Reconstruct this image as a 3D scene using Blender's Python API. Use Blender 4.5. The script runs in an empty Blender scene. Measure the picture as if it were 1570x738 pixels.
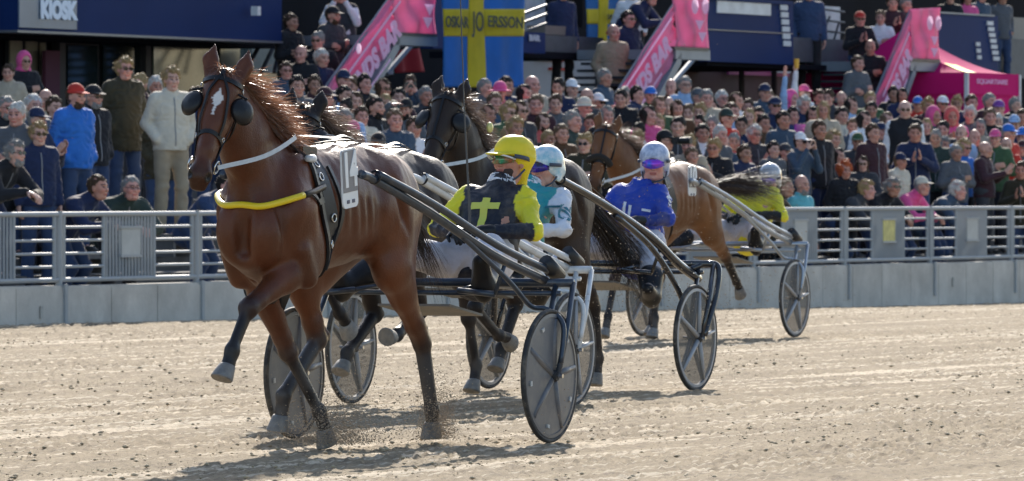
import bpy, bmesh, math, random
import numpy as np
from math import sin, cos, pi, radians
from mathutils import Vector, Matrix, Euler
from mathutils.bvhtree import BVHTree

rnd = random.Random(7)
nrg = np.random.default_rng(11)
scene = bpy.context.scene
COL = scene.collection

# ------------------------------------------------------------------ camera, sky, sun, exposure
FPX = 10900.0          # focal length in photograph pixels (1570 wide): a 250 mm lens
CAM_H = 1.33
cam_data = bpy.data.cameras.new('camera')
cam = bpy.data.objects.new('camera', cam_data); COL.objects.link(cam)
cam_data.sensor_width = 36.0
cam_data.lens = 36.0 * FPX / 1570.0
cam_data.clip_end = 2000
cam.location = (0, 0, CAM_H)
cam.rotation_euler = (radians(90) - math.atan(79 / FPX), 0, 0)
cam_data.dof.use_dof = True
cam_data.dof.focus_distance = 37.0
cam_data.dof.aperture_fstop = 13.0
scene.camera = cam

SUN_EL = radians(28)
SUN_AZ = radians(2)        # measured from +Y towards +X
world = bpy.data.worlds.new('World'); scene.world = world
world.use_nodes = True
wn = world.node_tree.nodes; wl = world.node_tree.links
sky = wn.new('ShaderNodeTexSky'); sky.sky_type = 'NISHITA'; sky.sun_disc = False
sky.sun_elevation = SUN_EL; sky.sun_rotation = SUN_AZ
wl.new(sky.outputs['Color'], wn['Background'].inputs['Color'])
wn['Background'].inputs['Strength'].default_value = 0.135
sd = bpy.data.lights.new('sun', 'SUN'); so = bpy.data.objects.new('sun', sd); COL.objects.link(so)
sd.energy = 4.9; sd.angle = radians(0.5); sd.color = (1.0, 0.93, 0.83)
sdir = Vector((sin(SUN_AZ) * cos(SUN_EL), cos(SUN_AZ) * cos(SUN_EL), sin(SUN_EL)))
so.rotation_euler = (-sdir).to_track_quat('-Z', 'Y').to_euler()
scene.view_settings.view_transform = 'Standard'
scene.view_settings.look = 'None'
scene.view_settings.exposure = 0.80
scene.view_settings.gamma = 1.0

# ------------------------------------------------------------------ object helpers
def mesh_from(name, V, F, smooth=True, cols=None, fmat=None):
    me = bpy.data.meshes.new(name)
    V = np.asarray(V, dtype=np.float64).reshape(-1, 3)
    if isinstance(F, np.ndarray) and F.ndim == 2:
        n, k = F.shape
        me.vertices.add(len(V)); me.vertices.foreach_set('co', V.ravel())
        me.loops.add(n * k); me.loops.foreach_set('vertex_index', F.ravel().astype(np.int32))
        me.polygons.add(n)
        me.polygons.foreach_set('loop_start', np.arange(0, n * k, k, dtype=np.int32))
        me.update(calc_edges=True)
    else:
        me.from_pydata([tuple(v) for v in V], [], [tuple(f) for f in F]); me.update()
    if smooth:
        me.polygons.foreach_set('use_smooth', np.ones(len(me.polygons), dtype=bool))
    if cols is not None:
        ca = me.attributes.new('col', 'FLOAT_COLOR', 'POINT')
        c4 = np.ones((len(V), 4), dtype=np.float32); c4[:, :3] = cols
        ca.data.foreach_set('color', c4.ravel())
    if fmat is not None:
        me.polygons.foreach_set('material_index', np.asarray(fmat, dtype=np.int32))
    return me

def ob(name, me, mats=None, parent=None, loc=None, rot=None):
    o = bpy.data.objects.new(name, me); COL.objects.link(o)
    if mats is not None and me is not None:
        if not isinstance(mats, (list, tuple)): mats = [mats]
        if len(me.materials) == 0:
            for m in mats: me.materials.append(m)
        else:
            for i, m in enumerate(mats):
                if me.materials[i] != m:
                    o.material_slots[i].link = 'OBJECT'; o.material_slots[i].material = m
    if parent is not None: o.parent = parent
    if loc is not None: o.location = loc
    if rot is not None: o.rotation_euler = rot
    return o

def empty(name, loc=(0, 0, 0), rz=0.0):
    o = bpy.data.objects.new(name, None); COL.objects.link(o); o.empty_display_size = .1
    o.location = loc; o.rotation_euler = (0, 0, rz); return o

def tag(o, label, cat, group=None):
    o['label'] = label; o['category'] = cat
    if group: o['group'] = group
    return o

class MB:
    """collects boxes, tubes and ribbons for ONE mesh"""
    def __init__(s): s.v = []; s.f = []
    def add(s, V, F):
        n = len(s.v); s.v += [tuple(p) for p in V]; s.f += [tuple(i + n for i in f) for f in F]; return s
    def box(s, c, sz, M=None):
        cx, cy, cz = c; hx, hy, hz = sz[0] / 2, sz[1] / 2, sz[2] / 2
        V = [Vector((cx + i * hx, cy + j * hy, cz + k * hz)) for i in (-1, 1) for j in (-1, 1) for k in (-1, 1)]
        if M is not None: V = [M @ v for v in V]
        return s.add(V, [(0, 1, 3, 2), (4, 6, 7, 5), (0, 4, 5, 1), (2, 3, 7, 6), (0, 2, 6, 4), (1, 5, 7, 3)])
    def hexa(s, V8):
        return s.add(V8, [(0, 1, 3, 2), (4, 6, 7, 5), (0, 4, 5, 1), (2, 3, 7, 6), (0, 2, 6, 4), (1, 5, 7, 3)])
    def tube(s, pts, r, n=8, cap=True, flat=None):
        pts = [Vector(p) for p in pts]; m = len(pts)
        if not isinstance(r, (list, tuple)): r = [r] * m
        t0 = (pts[1] - pts[0]).normalized()
        up = Vector((0, 0, 1)) if abs(t0.z) < .9 else Vector((1, 0, 0))
        a = t0.cross(up).normalized(); V = []; F = []
        for i in range(m):
            t = (pts[min(i + 1, m - 1)] - pts[max(i - 1, 0)]).normalized()
            a = (a - t * a.dot(t)).normalized(); b = t.cross(a)
            fb = 1.0 if flat is None else flat
            for j in range(n):
                an = 2 * pi * j / n
                V.append(pts[i] + (a * cos(an) + b * sin(an) * fb) * r[i])
        for i in range(m - 1):
            for j in range(n):
                k = (j + 1) % n
                F.append((i * n + j, i * n + k, (i + 1) * n + k, (i + 1) * n + j))
        if cap:
            F.append(tuple(range(n - 1, -1, -1))); F.append(tuple((m - 1) * n + j for j in range(n)))
        return s.add(V, F)
    def ribbon(s, pts, nrm, w, th):
        pts = [Vector(p) for p in pts]; m = len(pts); V = []; F = []
        for i in range(m):
            t = (pts[min(i + 1, m - 1)] - pts[max(i - 1, 0)]).normalized()
            n = Vector(nrm[i]); n = (n - t * n.dot(t)).normalized(); b = t.cross(n)
            ww = w[i] if isinstance(w, (list, tuple)) else w
            for (p, q) in ((-1, 0), (1, 0), (1, 1), (-1, 1)):
                V.append(pts[i] + b * (p * ww / 2) + n * (q * th))
        for i in range(m - 1):
            for j in range(4):
                k = (j + 1) % 4
                F.append((i * 4 + j, i * 4 + k, (i + 1) * 4 + k, (i + 1) * 4 + j))
        F.append((3, 2, 1, 0)); F.append(tuple((m - 1) * 4 + j for j in range(4)))
        return s.add(V, F)
    def lathe(s, prof, n=24, M=None):
        V = []; F = []; m = len(prof)
        for (r, z) in prof:
            for j in range(n):
                a = 2 * pi * j / n; v = Vector((r * cos(a), r * sin(a), z)); V.append(M @ v if M is not None else v)
        for i in range(m - 1):
            for j in range(n):
                k = (j + 1) % n
                F.append((i * n + j, i * n + k, (i + 1) * n + k, (i + 1) * n + j))
        return s.add(V, F)
    def prism(s, poly, y0, y1, M=None):
        """poly in x,z extruded along y"""
        n = len(poly)
        V = [Vector((p[0], y0, p[1])) for p in poly] + [Vector((p[0], y1, p[1])) for p in poly]
        if M is not None: V = [M @ v for v in V]
        F = [tuple(range(n)), tuple(range(2 * n - 1, n - 1, -1))]
        for i in range(n):
            k = (i + 1) % n; F.append((i, n + i, n + k, k))
        return s.add(V, F)
    def build(s, name, mat, parent=None, smooth=False, auto=None, **kw):
        me = mesh_from(name, s.v, s.f, smooth)
        bm = bmesh.new(); bm.from_mesh(me); bmesh.ops.recalc_face_normals(bm, faces=bm.faces); bm.to_mesh(me); bm.free()
        if auto is not None:
            me.polygons.foreach_set('use_smooth', np.ones(len(me.polygons), dtype=bool))
            me.set_sharp_from_angle(angle=radians(auto))
        return ob(name, me, mat, parent, **kw)

def spline(pts, n=6):
    """Catmull-Rom through pts"""
    P = [Vector(p) for p in pts]; P = [P[0] * 2 - P[1]] + P + [P[-1] * 2 - P[-2]]; out = []
    for i in range(1, len(P) - 2):
        for k in range(n):
            t = k / n; a, b, c, d = P[i - 1], P[i], P[i + 1], P[i + 2]
            out.append(.5 * ((2 * b) + (c - a) * t + (2 * a - 5 * b + 4 * c - d) * t * t + (3 * b - a - 3 * c + d) * t ** 3))
    out.append(P[-2]); return out

# ------------------------------------------------------------------ materials
MATS = {}
def mat(name, col, rough=.7, var=.0, scale=8.0, bump=0.0, bscale=60.0, metal=0.0, spec=.5, coat=0.0, sheen=0.0, attr=False,
        alpha=1.0, stretch=None, col2=None, trans=0.0, dirt=None, dscale=3.0, damt=.5):
    if name in MATS: return MATS[name]
    m = bpy.data.materials.new(name); m.use_nodes = True; MATS[name] = m
    nt = m.node_tree; N = nt.nodes; L = nt.links; b = N['Principled BSDF']
    b.inputs['Roughness'].default_value = rough; b.inputs['Metallic'].default_value = metal
    b.inputs['Specular IOR Level'].default_value = spec; b.inputs['Coat Weight'].default_value = coat
    b.inputs['Coat Roughness'].default_value = .15
    b.inputs['Sheen Weight'].default_value = sheen; b.inputs['Sheen Roughness'].default_value = .4
    b.inputs['Alpha'].default_value = alpha
    tc = N.new('ShaderNodeTexCoord'); vec = tc.outputs['Object']
    if stretch:
        mp = N.new('ShaderNodeMapping'); mp.inputs['Scale'].default_value = stretch; L.new(vec, mp.inputs['Vector']); vec = mp.outputs['Vector']
    if attr:
        at = N.new('ShaderNodeAttribute'); at.attribute_name = 'col'; src = at.outputs['Color']
        base = N.new('ShaderNodeMix'); base.data_type = 'RGBA'; base.blend_type = 'MULTIPLY'; base.inputs[0].default_value = 1
        L.new(src, base.inputs[6]); base.inputs[7].default_value = (*col, 1); cur = base.outputs[2]
    else:
        rgb = N.new('ShaderNodeRGB'); rgb.outputs[0].default_value = (*col, 1); cur = rgb.outputs[0]
    if var > 0:
        nz = N.new('ShaderNodeTexNoise'); nz.inputs['Scale'].default_value = scale; nz.inputs['Detail'].default_value = 5
        nz.inputs['Roughness'].default_value = .6
        L.new(vec, nz.inputs['Vector'])
        if col2 is not None:
            rp = N.new('ShaderNodeMapRange'); rp.inputs[1].default_value = .38; rp.inputs[2].default_value = .62
            L.new(nz.outputs[0], rp.inputs[0])
            mx = N.new('ShaderNodeMix'); mx.data_type = 'RGBA'; L.new(rp.outputs[0], mx.inputs[0]); L.new(cur, mx.inputs[6]); mx.inputs[7].default_value = (*col2, 1)
            cur = mx.outputs[2]
        else:
            rp = N.new('ShaderNodeMapRange'); rp.inputs[1].default_value = .3; rp.inputs[2].default_value = .7
            rp.inputs[3].default_value = 1 - var; rp.inputs[4].default_value = 1 + var
            L.new(nz.outputs[0], rp.inputs[0])
            mx = N.new('ShaderNodeVectorMath'); mx.operation = 'SCALE'; L.new(cur, mx.inputs[0]); L.new(rp.outputs[0], mx.inputs['Scale']); cur = mx.outputs[0]
    if dirt is not None:
        nz = N.new('ShaderNodeTexNoise'); nz.inputs['Scale'].default_value = dscale; nz.inputs['Detail'].default_value = 9; nz.inputs['Roughness'].default_value = .72
        L.new(tc.outputs['Object'], nz.inputs['Vector'])
        rp = N.new('ShaderNodeMapRange'); rp.inputs[1].default_value = .45; rp.inputs[2].default_value = .72; rp.inputs[4].default_value = damt
        L.new(nz.outputs[0], rp.inputs[0])
        mx = N.new('ShaderNodeMix'); mx.data_type = 'RGBA'; L.new(rp.outputs[0], mx.inputs[0]); L.new(cur, mx.inputs[6]); mx.inputs[7].default_value = (*dirt, 1)
        cur = mx.outputs[2]
    L.new(cur, b.inputs['Base Color'])
    if sheen > 0: b.inputs['Sheen Tint'].default_value = (1, .9, .8, 1)
    if bump > 0:
        nb = N.new('ShaderNodeTexNoise'); nb.inputs['Scale'].default_value = bscale; nb.inputs['Detail'].default_value = 4
        L.new(vec, nb.inputs['Vector'])
        bp = N.new('ShaderNodeBump'); bp.inputs['Strength'].default_value = bump; bp.inputs['Distance'].default_value = .01
        L.new(nb.outputs[0], bp.inputs['Height']); L.new(bp.outputs[0], b.inputs['Normal'])
    if trans > 0:
        tl = N.new('ShaderNodeBsdfTranslucent'); L.new(cur, tl.inputs['Color'])
        ms = N.new('ShaderNodeMixShader'); ms.inputs[0].default_value = trans
        L.new(b.outputs[0], ms.inputs[1]); L.new(tl.outputs[0], ms.inputs[2]); L.new(ms.outputs[0], N['Material Output'].inputs['Surface'])
    return m

CLOTH = dict(black=(.016, .017, .022), charcoal=(.045, .048, .057), navy=(.018, .028, .075), blue=(.03, .16, .55), olive=(.045, .04, .025),
             beige=(.42, .36, .28), khaki=(.33, .27, .19), white=(.72, .73, .76), grey=(.10, .108, .125), maroon=(.05, .022, .03), red=(.5, .04, .03),
             pink=(.72, .1, .28), green=(.05, .1, .05), darkgreen=(.03, .05, .045), teal=(.05, .3, .33), lightblue=(.3, .45, .68), brown=(.1, .055, .03),
             orange=(.75, .2, .04), denim=(.035, .06, .13), coral=(.6, .13, .12), cream=(.6, .55, .45), purple=(.2, .06, .3), royal=(.02, .06, .42),
             yellow=(.78, .68, .03), slate=(.05, .08, .125), plaid=(.12, .42, .48))
def cloth(c):
    v = CLOTH[c]
    return mat('cloth_' + c, v, rough=.85, var=.14, scale=7, bump=.35, bscale=90, spec=.25, sheen=.25 if c not in ('white', 'yellow', 'cream') else 0)
HAIR = dict(grey=(.26, .25, .24), white=(.55, .53, .50), blond=(.36, .25, .12), brown=(.07, .04, .022), dark=(.02, .015, .012), ginger=(.45, .1, .03),
            black=(.01, .009, .009), brownish=(.16, .1, .06), red=(.5, .07, .02))
def hairm(c): return mat('hair_' + c, HAIR[c], rough=.6, var=.35, scale=70, bump=.9, bscale=180, spec=.3)
def skinm(i):
    c = [(.56, .30, .225), (.60, .35, .27), (.50, .24, .17), (.42, .22, .15), (.60, .30, .24)][i]
    return mat('skin_%s' % ['fair', 'pale', 'tanned', 'olive_toned', 'rosy'][i], c, rough=.5, var=.1, scale=14, spec=.45, attr=True, bump=.12, bscale=90)

# ------------------------------------------------------------------ signed-distance modelling
def C(a, b, ra, rb=None, k=.04, sq=None, col=None, neg=False):
    """tapered limb a->b; sq=(axis, factor) squeezes the section along an axis"""
    return dict(t='c', a=np.array(a, float), b=np.array(b, float), ra=ra, rb=ra if rb is None else rb, k=k, sq=sq, col=col, neg=neg)
def E(c, r, k=.04, R=None, col=None, neg=False):
    return dict(t='e', c=np.array(c, float), r=np.array(r, float), k=k, R=None if R is None else np.array(R, float), col=col, neg=neg)
def pr_dist(p, P):
    if p['t'] == 'c':
        a, b = p['a'], p['b']; ba = b - a; L2 = max(float(ba @ ba), 1e-9)
        Q = P - a
        if p['sq'] is not None:
            ax, s = p['sq']; ax = np.array(ax, float); ax /= np.linalg.norm(ax)
            Q = Q + (Q @ ax)[..., None] * ax * (1 / s - 1); ba = ba + (ba @ ax) * ax * (1 / s - 1); L2 = max(float(ba @ ba), 1e-9)
        t = np.clip((Q @ ba) / L2, 0, 1)
        d = np.sqrt(((Q - t[..., None] * ba) ** 2).sum(-1))
        return d - (p['ra'] + (p['rb'] - p['ra']) * t)
    Q = P - p['c']
    if p['R'] is not None: Q = Q @ p['R']          # columns of R = local axes
    r = p['r']; k0 = np.sqrt(((Q / r) ** 2).sum(-1)); k1 = np.sqrt(((Q / (r * r)) ** 2).sum(-1))
    return k0 * (k0 - 1) / np.maximum(k1, 1e-6)
def pr_box(p):
    if p['t'] == 'c':
        m = max(p['ra'], p['rb']);
        if p['sq'] is not None: m *= max(1, p['sq'][1])
        return np.minimum(p['a'], p['b']) - m, np.maximum(p['a'], p['b']) + m
    m = p['r'].max() if p['R'] is not None else p['r']
    return p['c'] - m, p['c'] + m
def transform(prims, M):
    """moves prims by a rigid 4x4 mathutils matrix"""
    A = np.array(M); R = A[:3, :3]; t = A[:3, 3]; out = []
    for p in prims:
        q = dict(p)
        if p['t'] == 'c':
            q['a'] = R @ p['a'] + t; q['b'] = R @ p['b'] + t
            if p['sq'] is not None: q['sq'] = (R @ np.array(p['sq'][0], float), p['sq'][1])
        else:
            q['c'] = R @ p['c'] + t; q['R'] = R @ (np.eye(3) if p['R'] is None else p['R'])
        out.append(q)
    return out
def sdf_mesh(prims, vox, smooth=1, noise=None, clip=None):
    los = np.array([pr_box(p)[0] for p in prims if not p['neg']]); his = np.array([pr_box(p)[1] for p in prims if not p['neg']])
    lo = los.min(0) - 3 * vox; hi = his.max(0) + 3 * vox
    n = np.ceil((hi - lo) / vox).astype(int) + 1
    ax = [lo[i] + vox * np.arange(n[i]) for i in range(3)]
    f = np.full(n, 1.0, dtype=np.float32)
    for p in prims:
        a, b = pr_box(p); pad = p['k'] + 2.5 * vox
        i0 = np.clip(np.floor((a - pad - lo) / vox).astype(int), 0, n); i1 = np.clip(np.ceil((b + pad - lo) / vox).astype(int) + 1, 0, n)
        if (i1 <= i0).any(): continue
        sl = tuple(slice(i0[i], i1[i]) for i in range(3))
        G = np.stack(np.meshgrid(ax[0][sl[0]], ax[1][sl[1]], ax[2][sl[2]], indexing='ij'), -1)
        d = pr_dist(p, G).astype(np.float32); g = f[sl]; k = p['k']
        if p['neg']:
            d = -d; h = np.maximum(k - np.abs(g - d), 0) / k; f[sl] = np.maximum(g, d) + h * h * k / 4
        else:
            h = np.maximum(k - np.abs(g - d), 0) / k; f[sl] = np.minimum(g, d) - h * h * k / 4
    if clip is not None:      # list of (axis, sign, value): keeps sign*(x-value) > 0
        for (c, sg, v) in clip:
            sh = [1, 1, 1]; sh[c] = -1
            f = np.maximum(f, (sg * (v - ax[c])).reshape(sh).astype(np.float32))
    V, Fq = surface_nets(f, lo, vox)
    if smooth: V = relax(V, Fq, smooth)
    return V, Fq
def surface_nets(f, lo, vox):
    s = f < 0; n = np.array(f.shape)
    cells = np.zeros(n - 1, dtype=np.int8)
    for i in (0, 1):
        for j in (0, 1):
            for k in (0, 1): cells += s[i:n[0] - 1 + i, j:n[1] - 1 + j, k:n[2] - 1 + k]
    act = (cells > 0) & (cells < 8); idx = np.full(n - 1, -1, dtype=np.int64); ij = np.argwhere(act); idx[act] = np.arange(len(ij))
    acc = np.zeros((len(ij), 3)); cnt = np.zeros(len(ij))
    cr = [(i, j, k) for i in (0, 1) for j in (0, 1) for k in (0, 1)]
    for a in cr:
        for axx in range(3):
            if a[axx] == 1: continue
            b = list(a); b[axx] = 1
            fa = f[ij[:, 0] + a[0], ij[:, 1] + a[1], ij[:, 2] + a[2]]; fb = f[ij[:, 0] + b[0], ij[:, 1] + b[1], ij[:, 2] + b[2]]
            m = (fa < 0) != (fb < 0); t = np.where(m, fa / np.where(m, fa - fb, 1), 0)
            p = np.tile(np.array(a, float), (len(ij), 1)); p[:, axx] = t
            acc[m] += p[m]; cnt[m] += 1
    V = lo + (ij + acc / np.maximum(cnt, 1)[:, None]) * vox
    faces = []
    for a in range(3):
        b, c = (a + 1) % 3, (a + 2) % 3
        s0 = [slice(None)] * 3; s1 = [slice(None)] * 3
        s0[a] = slice(0, n[a] - 1); s1[a] = slice(1, n[a])
        ch = s[tuple(s0)] != s[tuple(s1)]
        e = np.argwhere(ch); e = e[(e[:, b] > 0) & (e[:, c] > 0) & (e[:, b] < n[b] - 1) & (e[:, c] < n[c] - 1)]
        ins = s[e[:, 0], e[:, 1], e[:, 2]]
        q = []
        for (db, dc) in ((0, 0), (-1, 0), (-1, -1), (0, -1)):
            g = e.copy(); g[:, b] += db; g[:, c] += dc; q.append(idx[g[:, 0], g[:, 1], g[:, 2]])
        q = np.stack(q, 1); q[~ins] = q[~ins][:, ::-1]
        faces.append(q)
    Fq = np.concatenate(faces); Fq = Fq[(Fq >= 0).all(1)]
    return V, Fq
def relax(V, Fq, it):
    for _ in range(it):
        acc = np.zeros_like(V); cnt = np.zeros(len(V))
        for a, b in ((0, 1), (1, 2), (2, 3), (3, 0)):
            np.add.at(acc, Fq[:, a], V[Fq[:, b]]); np.add.at(acc, Fq[:, b], V[Fq[:, a]])
            cnt += np.bincount(Fq[:, a], minlength=len(V)) + np.bincount(Fq[:, b], minlength=len(V))
        V = V * .45 + .55 * acc / np.maximum(cnt, 1)[:, None]
    return V
def prim_cols(V, prims, default, sharp=70.0):
    W = np.zeros(len(V)); A = np.zeros((len(V), 3))
    for p in prims:
        if p['neg']: continue
        lo, hi = pr_box(p); m = ((V > lo - .12) & (V < hi + .12)).all(1)
        if not m.any(): continue
        d = pr_dist(p, V[m]); w = np.exp(-np.clip(d, -.04, 1) * sharp)
        A[m] += w[:, None] * np.array(p['col'] if p['col'] is not None else default); W[m] += w
    A /= np.maximum(W, 1e-9)[:, None]; A[W < 1e-8] = default
    return A
# smooth pseudo noise for wrinkles
_NW = [(nrg.normal(size=3), nrg.uniform(0, 6.28)) for _ in range(24)]
def wnoise(V, freq):
    out = np.zeros(len(V))
    for i, (w, ph) in enumerate(_NW):
        out += np.sin(V @ (w * freq) + ph)
    return out / math.sqrt(12)
def vnormals(V, F):
    a = V[F[:, 2]] - V[F[:, 0]]; b = V[F[:, 3]] - V[F[:, 1]]; n = np.cross(a, b); N = np.zeros_like(V)
    for i in range(4): np.add.at(N, F[:, i], n)
    return N / np.maximum(np.linalg.norm(N, axis=1), 1e-9)[:, None]
def wrinkle(V, F, amp=.006, freq=16, warp=.5):
    N = vnormals(V, F); P = V + .03 * np.stack([wnoise(V + 9, freq * .5), wnoise(V + 3, freq * .5), wnoise(V - 4, freq * .5)], 1)
    w = wnoise(P * np.array([1, 1, 1.6]), freq); w = -np.abs(w) + .6
    return V + N * (amp * w)[:, None]
def joinm(parts):
    """parts = [(V,F,cols)] -> V,F,cols"""
    V = np.concatenate([p[0] for p in parts]); off = 0; Fs = []; Cs = []
    for p in parts:
        Fs.append(p[1] + off); off += len(p[0]); Cs.append(p[2] if p[2] is not None else np.ones((len(p[0]), 3)))
    return V, np.concatenate(Fs), np.concatenate(Cs)
# ------------------------------------------------------------------ place geometry: fence line, terrace, stand
TH = radians(24.5)
UX, UY = sin(TH), cos(TH)          # direction of the track (away from the camera)
P0 = (-4.48, 70.3)
FRZ = math.atan2(UY, UX)           # rotation of a frame whose x runs along the fence and y runs behind it
def fworld(t, d, z=0.0): return Vector((P0[0] + UX * t - UY * d, P0[1] + UY * t + UX * d, z))
def hit(px, d):
    k = (px - 785) / FPX
    return (k * (P0[1] + UX * d) - P0[0] + UY * d) / (UX - k * UY)
def TZ(px, py, d):
    t = hit(px, d); Y = P0[1] + UY * t + UX * d
    return t, CAM_H + (290 - py) / FPX * Y
def scale_at(px, d):
    t = hit(px, d); return FPX / (P0[1] + UY * t + UX * d)
FM = Matrix.Translation((P0[0], P0[1], 0)) @ Matrix.Rotation(FRZ, 4, 'Z')
def step_z(d): return .30 + .15 * min(max(math.floor(d), 0), 8)
def ground_z(x, y):
    """the track falls away a little towards the far end of the rail"""
    t = (x - P0[0]) * UX + (y - P0[1]) * UY; w = (x - P0[0]) * UY - (y - P0[1]) * UX
    a = np.clip(t / 27.0, 0, 1); b = np.clip(1 - w / 9.0, 0, 1); b = b * b * (3 - 2 * b)
    return -.19 * a * b

# --- track
def vnoise(x, y, seed, size=512):
    g = np.random.default_rng(seed).random((size, size))
    xi = np.floor(x).astype(int); yi = np.floor(y).astype(int); fx = x - xi; fy = y - yi
    fx = fx * fx * (3 - 2 * fx); fy = fy * fy * (3 - 2 * fy)
    a = g[xi % size, yi % size]; b = g[(xi + 1) % size, yi % size]; c = g[xi % size, (yi + 1) % size]; d = g[(xi + 1) % size, (yi + 1) % size]
    return a + (b - a) * fx + (c - a) * fy + (a - b - c + d) * fx * fy
NR, NC = 640, 620
yy = 30.5 * (104 / 30.5) ** (np.arange(NR) / (NR - 1)); cc = np.linspace(-1, 1, NC)
Yg = np.repeat(yy[:, None], NC, 1); Xg = cc[None, :] * (Yg * .0745 + .25)
al = Xg * UX + Yg * UY; wl_ = Xg * UY - Yg * UX
hgt = .010 * (vnoise(al * .07, wl_ * 7.5, 21) - .5) + .007 * (vnoise(al * .3, wl_ * 16, 22) - .5) + .004 * (vnoise(al * 1.1, wl_ * 9, 1) - .5) + .006 * (vnoise(al * 7, wl_ * 19, 2) - .5) + .014 * (vnoise(al * 17, wl_ * 34, 3) - .5) + .024 * (vnoise(Xg * 42, Yg * 22, 4) - .5)
mask = np.clip(vnoise(al * .5, wl_ * 2.2, 5) * 2.4 - .7, .15, 1.2)
hgt = hgt * (0.55 + .75 * mask) + .03 * (vnoise(al * .12, wl_ * .5, 6) - .5)
Zg = hgt + ground_z(Xg, Yg)
Vg = np.stack([Xg, Yg, Zg], -1).reshape(-1, 3)
ii = np.arange(NR * NC).reshape(NR, NC)
Fg = np.stack([ii[:-1, :-1], ii[:-1, 1:], ii[1:, 1:], ii[1:, :-1]], -1).reshape(-1, 4)
gm = bpy.data.materials.new('track_sand'); gm.use_nodes = True
nt = gm.node_tree; N = nt.nodes; L = nt.links; b = N['Principled BSDF']; b.inputs['Roughness'].default_value = .95; b.inputs['Specular IOR Level'].default_value = .15
tc = N.new('ShaderNodeTexCoord'); mp = N.new('ShaderNodeMapping'); mp.inputs['Rotation'].default_value = (0, 0, -FRZ)
L.new(tc.outputs['Object'], mp.inputs['Vector'])
def nz_(scale, stretch, det=4, ro=.6):
    m2 = N.new('ShaderNodeMapping'); m2.inputs['Scale'].default_value = stretch; L.new(mp.outputs[0], m2.inputs['Vector'])
    n = N.new('ShaderNodeTexNoise'); n.inputs['Scale'].default_value = scale; n.inputs['Detail'].default_value = det; n.inputs['Roughness'].default_value = ro
    L.new(m2.outputs[0], n.inputs['Vector']); return n.outputs[0]
def ramp(src, a, bb, c0, c1):
    r = N.new('ShaderNodeMapRange'); r.inputs[1].default_value = a; r.inputs[2].default_value = bb; L.new(src, r.inputs[0])
    m = N.new('ShaderNodeMix'); m.data_type = 'RGBA'; L.new(r.outputs[0], m.inputs[0])
    for i, c in ((6, c0), (7, c1)):
        if isinstance(c, tuple): m.inputs[i].default_value = (*c, 1)
        else: L.new(c, m.inputs[i])
    return m.outputs[2]
base0 = ramp(nz_(1.0, (.35, 2.6, 1)), .35, .68, (.255, .200, .130), (.345, .274, .180))
def ridge(src, half, c0, c1):
    a = N.new('ShaderNodeMath'); a.operation = 'SUBTRACT'; L.new(src, a.inputs[0]); a.inputs[1].default_value = .5
    q = N.new('ShaderNodeMath'); q.operation = 'ABSOLUTE'; L.new(a.outputs[0], q.inputs[0]); return ramp(q.outputs[0], half * .35, half, c1, c0)
base1 = ridge(nz_(1.0, (.018, 1.15, 1), 1.5, .5), .016, base0, (.58, .48, .35))
base = ridge(nz_(1.3, (.02, 2.3, 1), 1, .5), .014, base1, (.50, .42, .31))      # damp and dry bands along the harrowing
c2 = ramp(nz_(14, (.5, 1, 1), 6, .75), .50, .66, base, (.17, .13, .09))
c3 = ramp(nz_(45, (.8, 1, 1), 3, .8), .60, .70, c2, (.10, .075, .055))
c4 = ramp(nz_(26, (.35, 1.3, 1), 4, .7), .60, .75, c3, (.48, .41, .31))
L.new(c4, b.inputs['Base Color'])
bp = N.new('ShaderNodeBump'); bp.inputs['Distance'].default_value = .02; bp.inputs['Strength'].default_value = .6
L.new(nz_(60, (1, 1, 1), 5, .8), bp.inputs['Height']); L.new(bp.outputs[0], b.inputs['Normal'])
g = ob('race_track', mesh_from('race_track', Vg, Fg, True), gm); g['kind'] = 'structure'
gb = MB().add([(-1500, -300, -.35), (1500, -300, -.35), (1500, 2000, -.35), (-1500, 2000, -.35)], [(0, 1, 2, 3)]).build('ground', gm); gb['kind'] = 'structure'

# loose clods on the track
ico = [(0, 0, .8), (.9, 0, 0), (0, 1, 0), (-1, .1, 0), (0, -.9, 0), (.1, 0, -.6)]
icf = [(0, 1, 2), (0, 2, 3), (0, 3, 4), (0, 4, 1), (5, 2, 1), (5, 3, 2), (5, 4, 3), (5, 1, 4)]
def specks(name, P, S, m, kind='stuff', flat=1.0):
    P = np.asarray(P); n = len(P); I = np.array(ico)
    ang = nrg.uniform(0, 6.28, n); ca, sa = np.cos(ang), np.sin(ang)
    J = I[None] * (1 + nrg.uniform(-.35, .35, (n, 6, 1)))
    X = J[..., 0] * ca[:, None] - J[..., 1] * sa[:, None]; Y = J[..., 0] * sa[:, None] + J[..., 1] * ca[:, None]
    V = np.stack([X * flat, Y * flat, J[..., 2]], -1) * np.asarray(S)[:, None, None] + P[:, None]
    F = (np.array(icf)[None] + (np.arange(n) * 6)[:, None, None]).reshape(-1, 3)
    o = ob(name, mesh_from(name, V.reshape(-1, 3), F, False), m); o['kind'] = kind; return o
n = 17000
cy = 31 + (nrg.random(n) ** 1.5) * 60; cx = nrg.uniform(-1, 1, n) * (cy * .074 + .2)
ww = (cx - P0[0]) * UY - (cy - P0[1]) * UX; ok = ww > .15; cx, cy = cx[ok], cy[ok]
mk = vnoise((cx * UX + cy * UY) * .6, (cx * UY - cy * UX) * 2.5, 15); ok = mk > nrg.uniform(.1, .75, len(mk)); cx, cy = cx[ok], cy[ok]
sz = .003 + .011 * nrg.random(len(cx)) ** 6
specks('sand_clods', np.stack([cx, cy, ground_z(cx, cy) + .004], 1), sz, mat('clod', (.38, .30, .20), rough=.95, var=.4, scale=2), flat=1.5)

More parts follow.
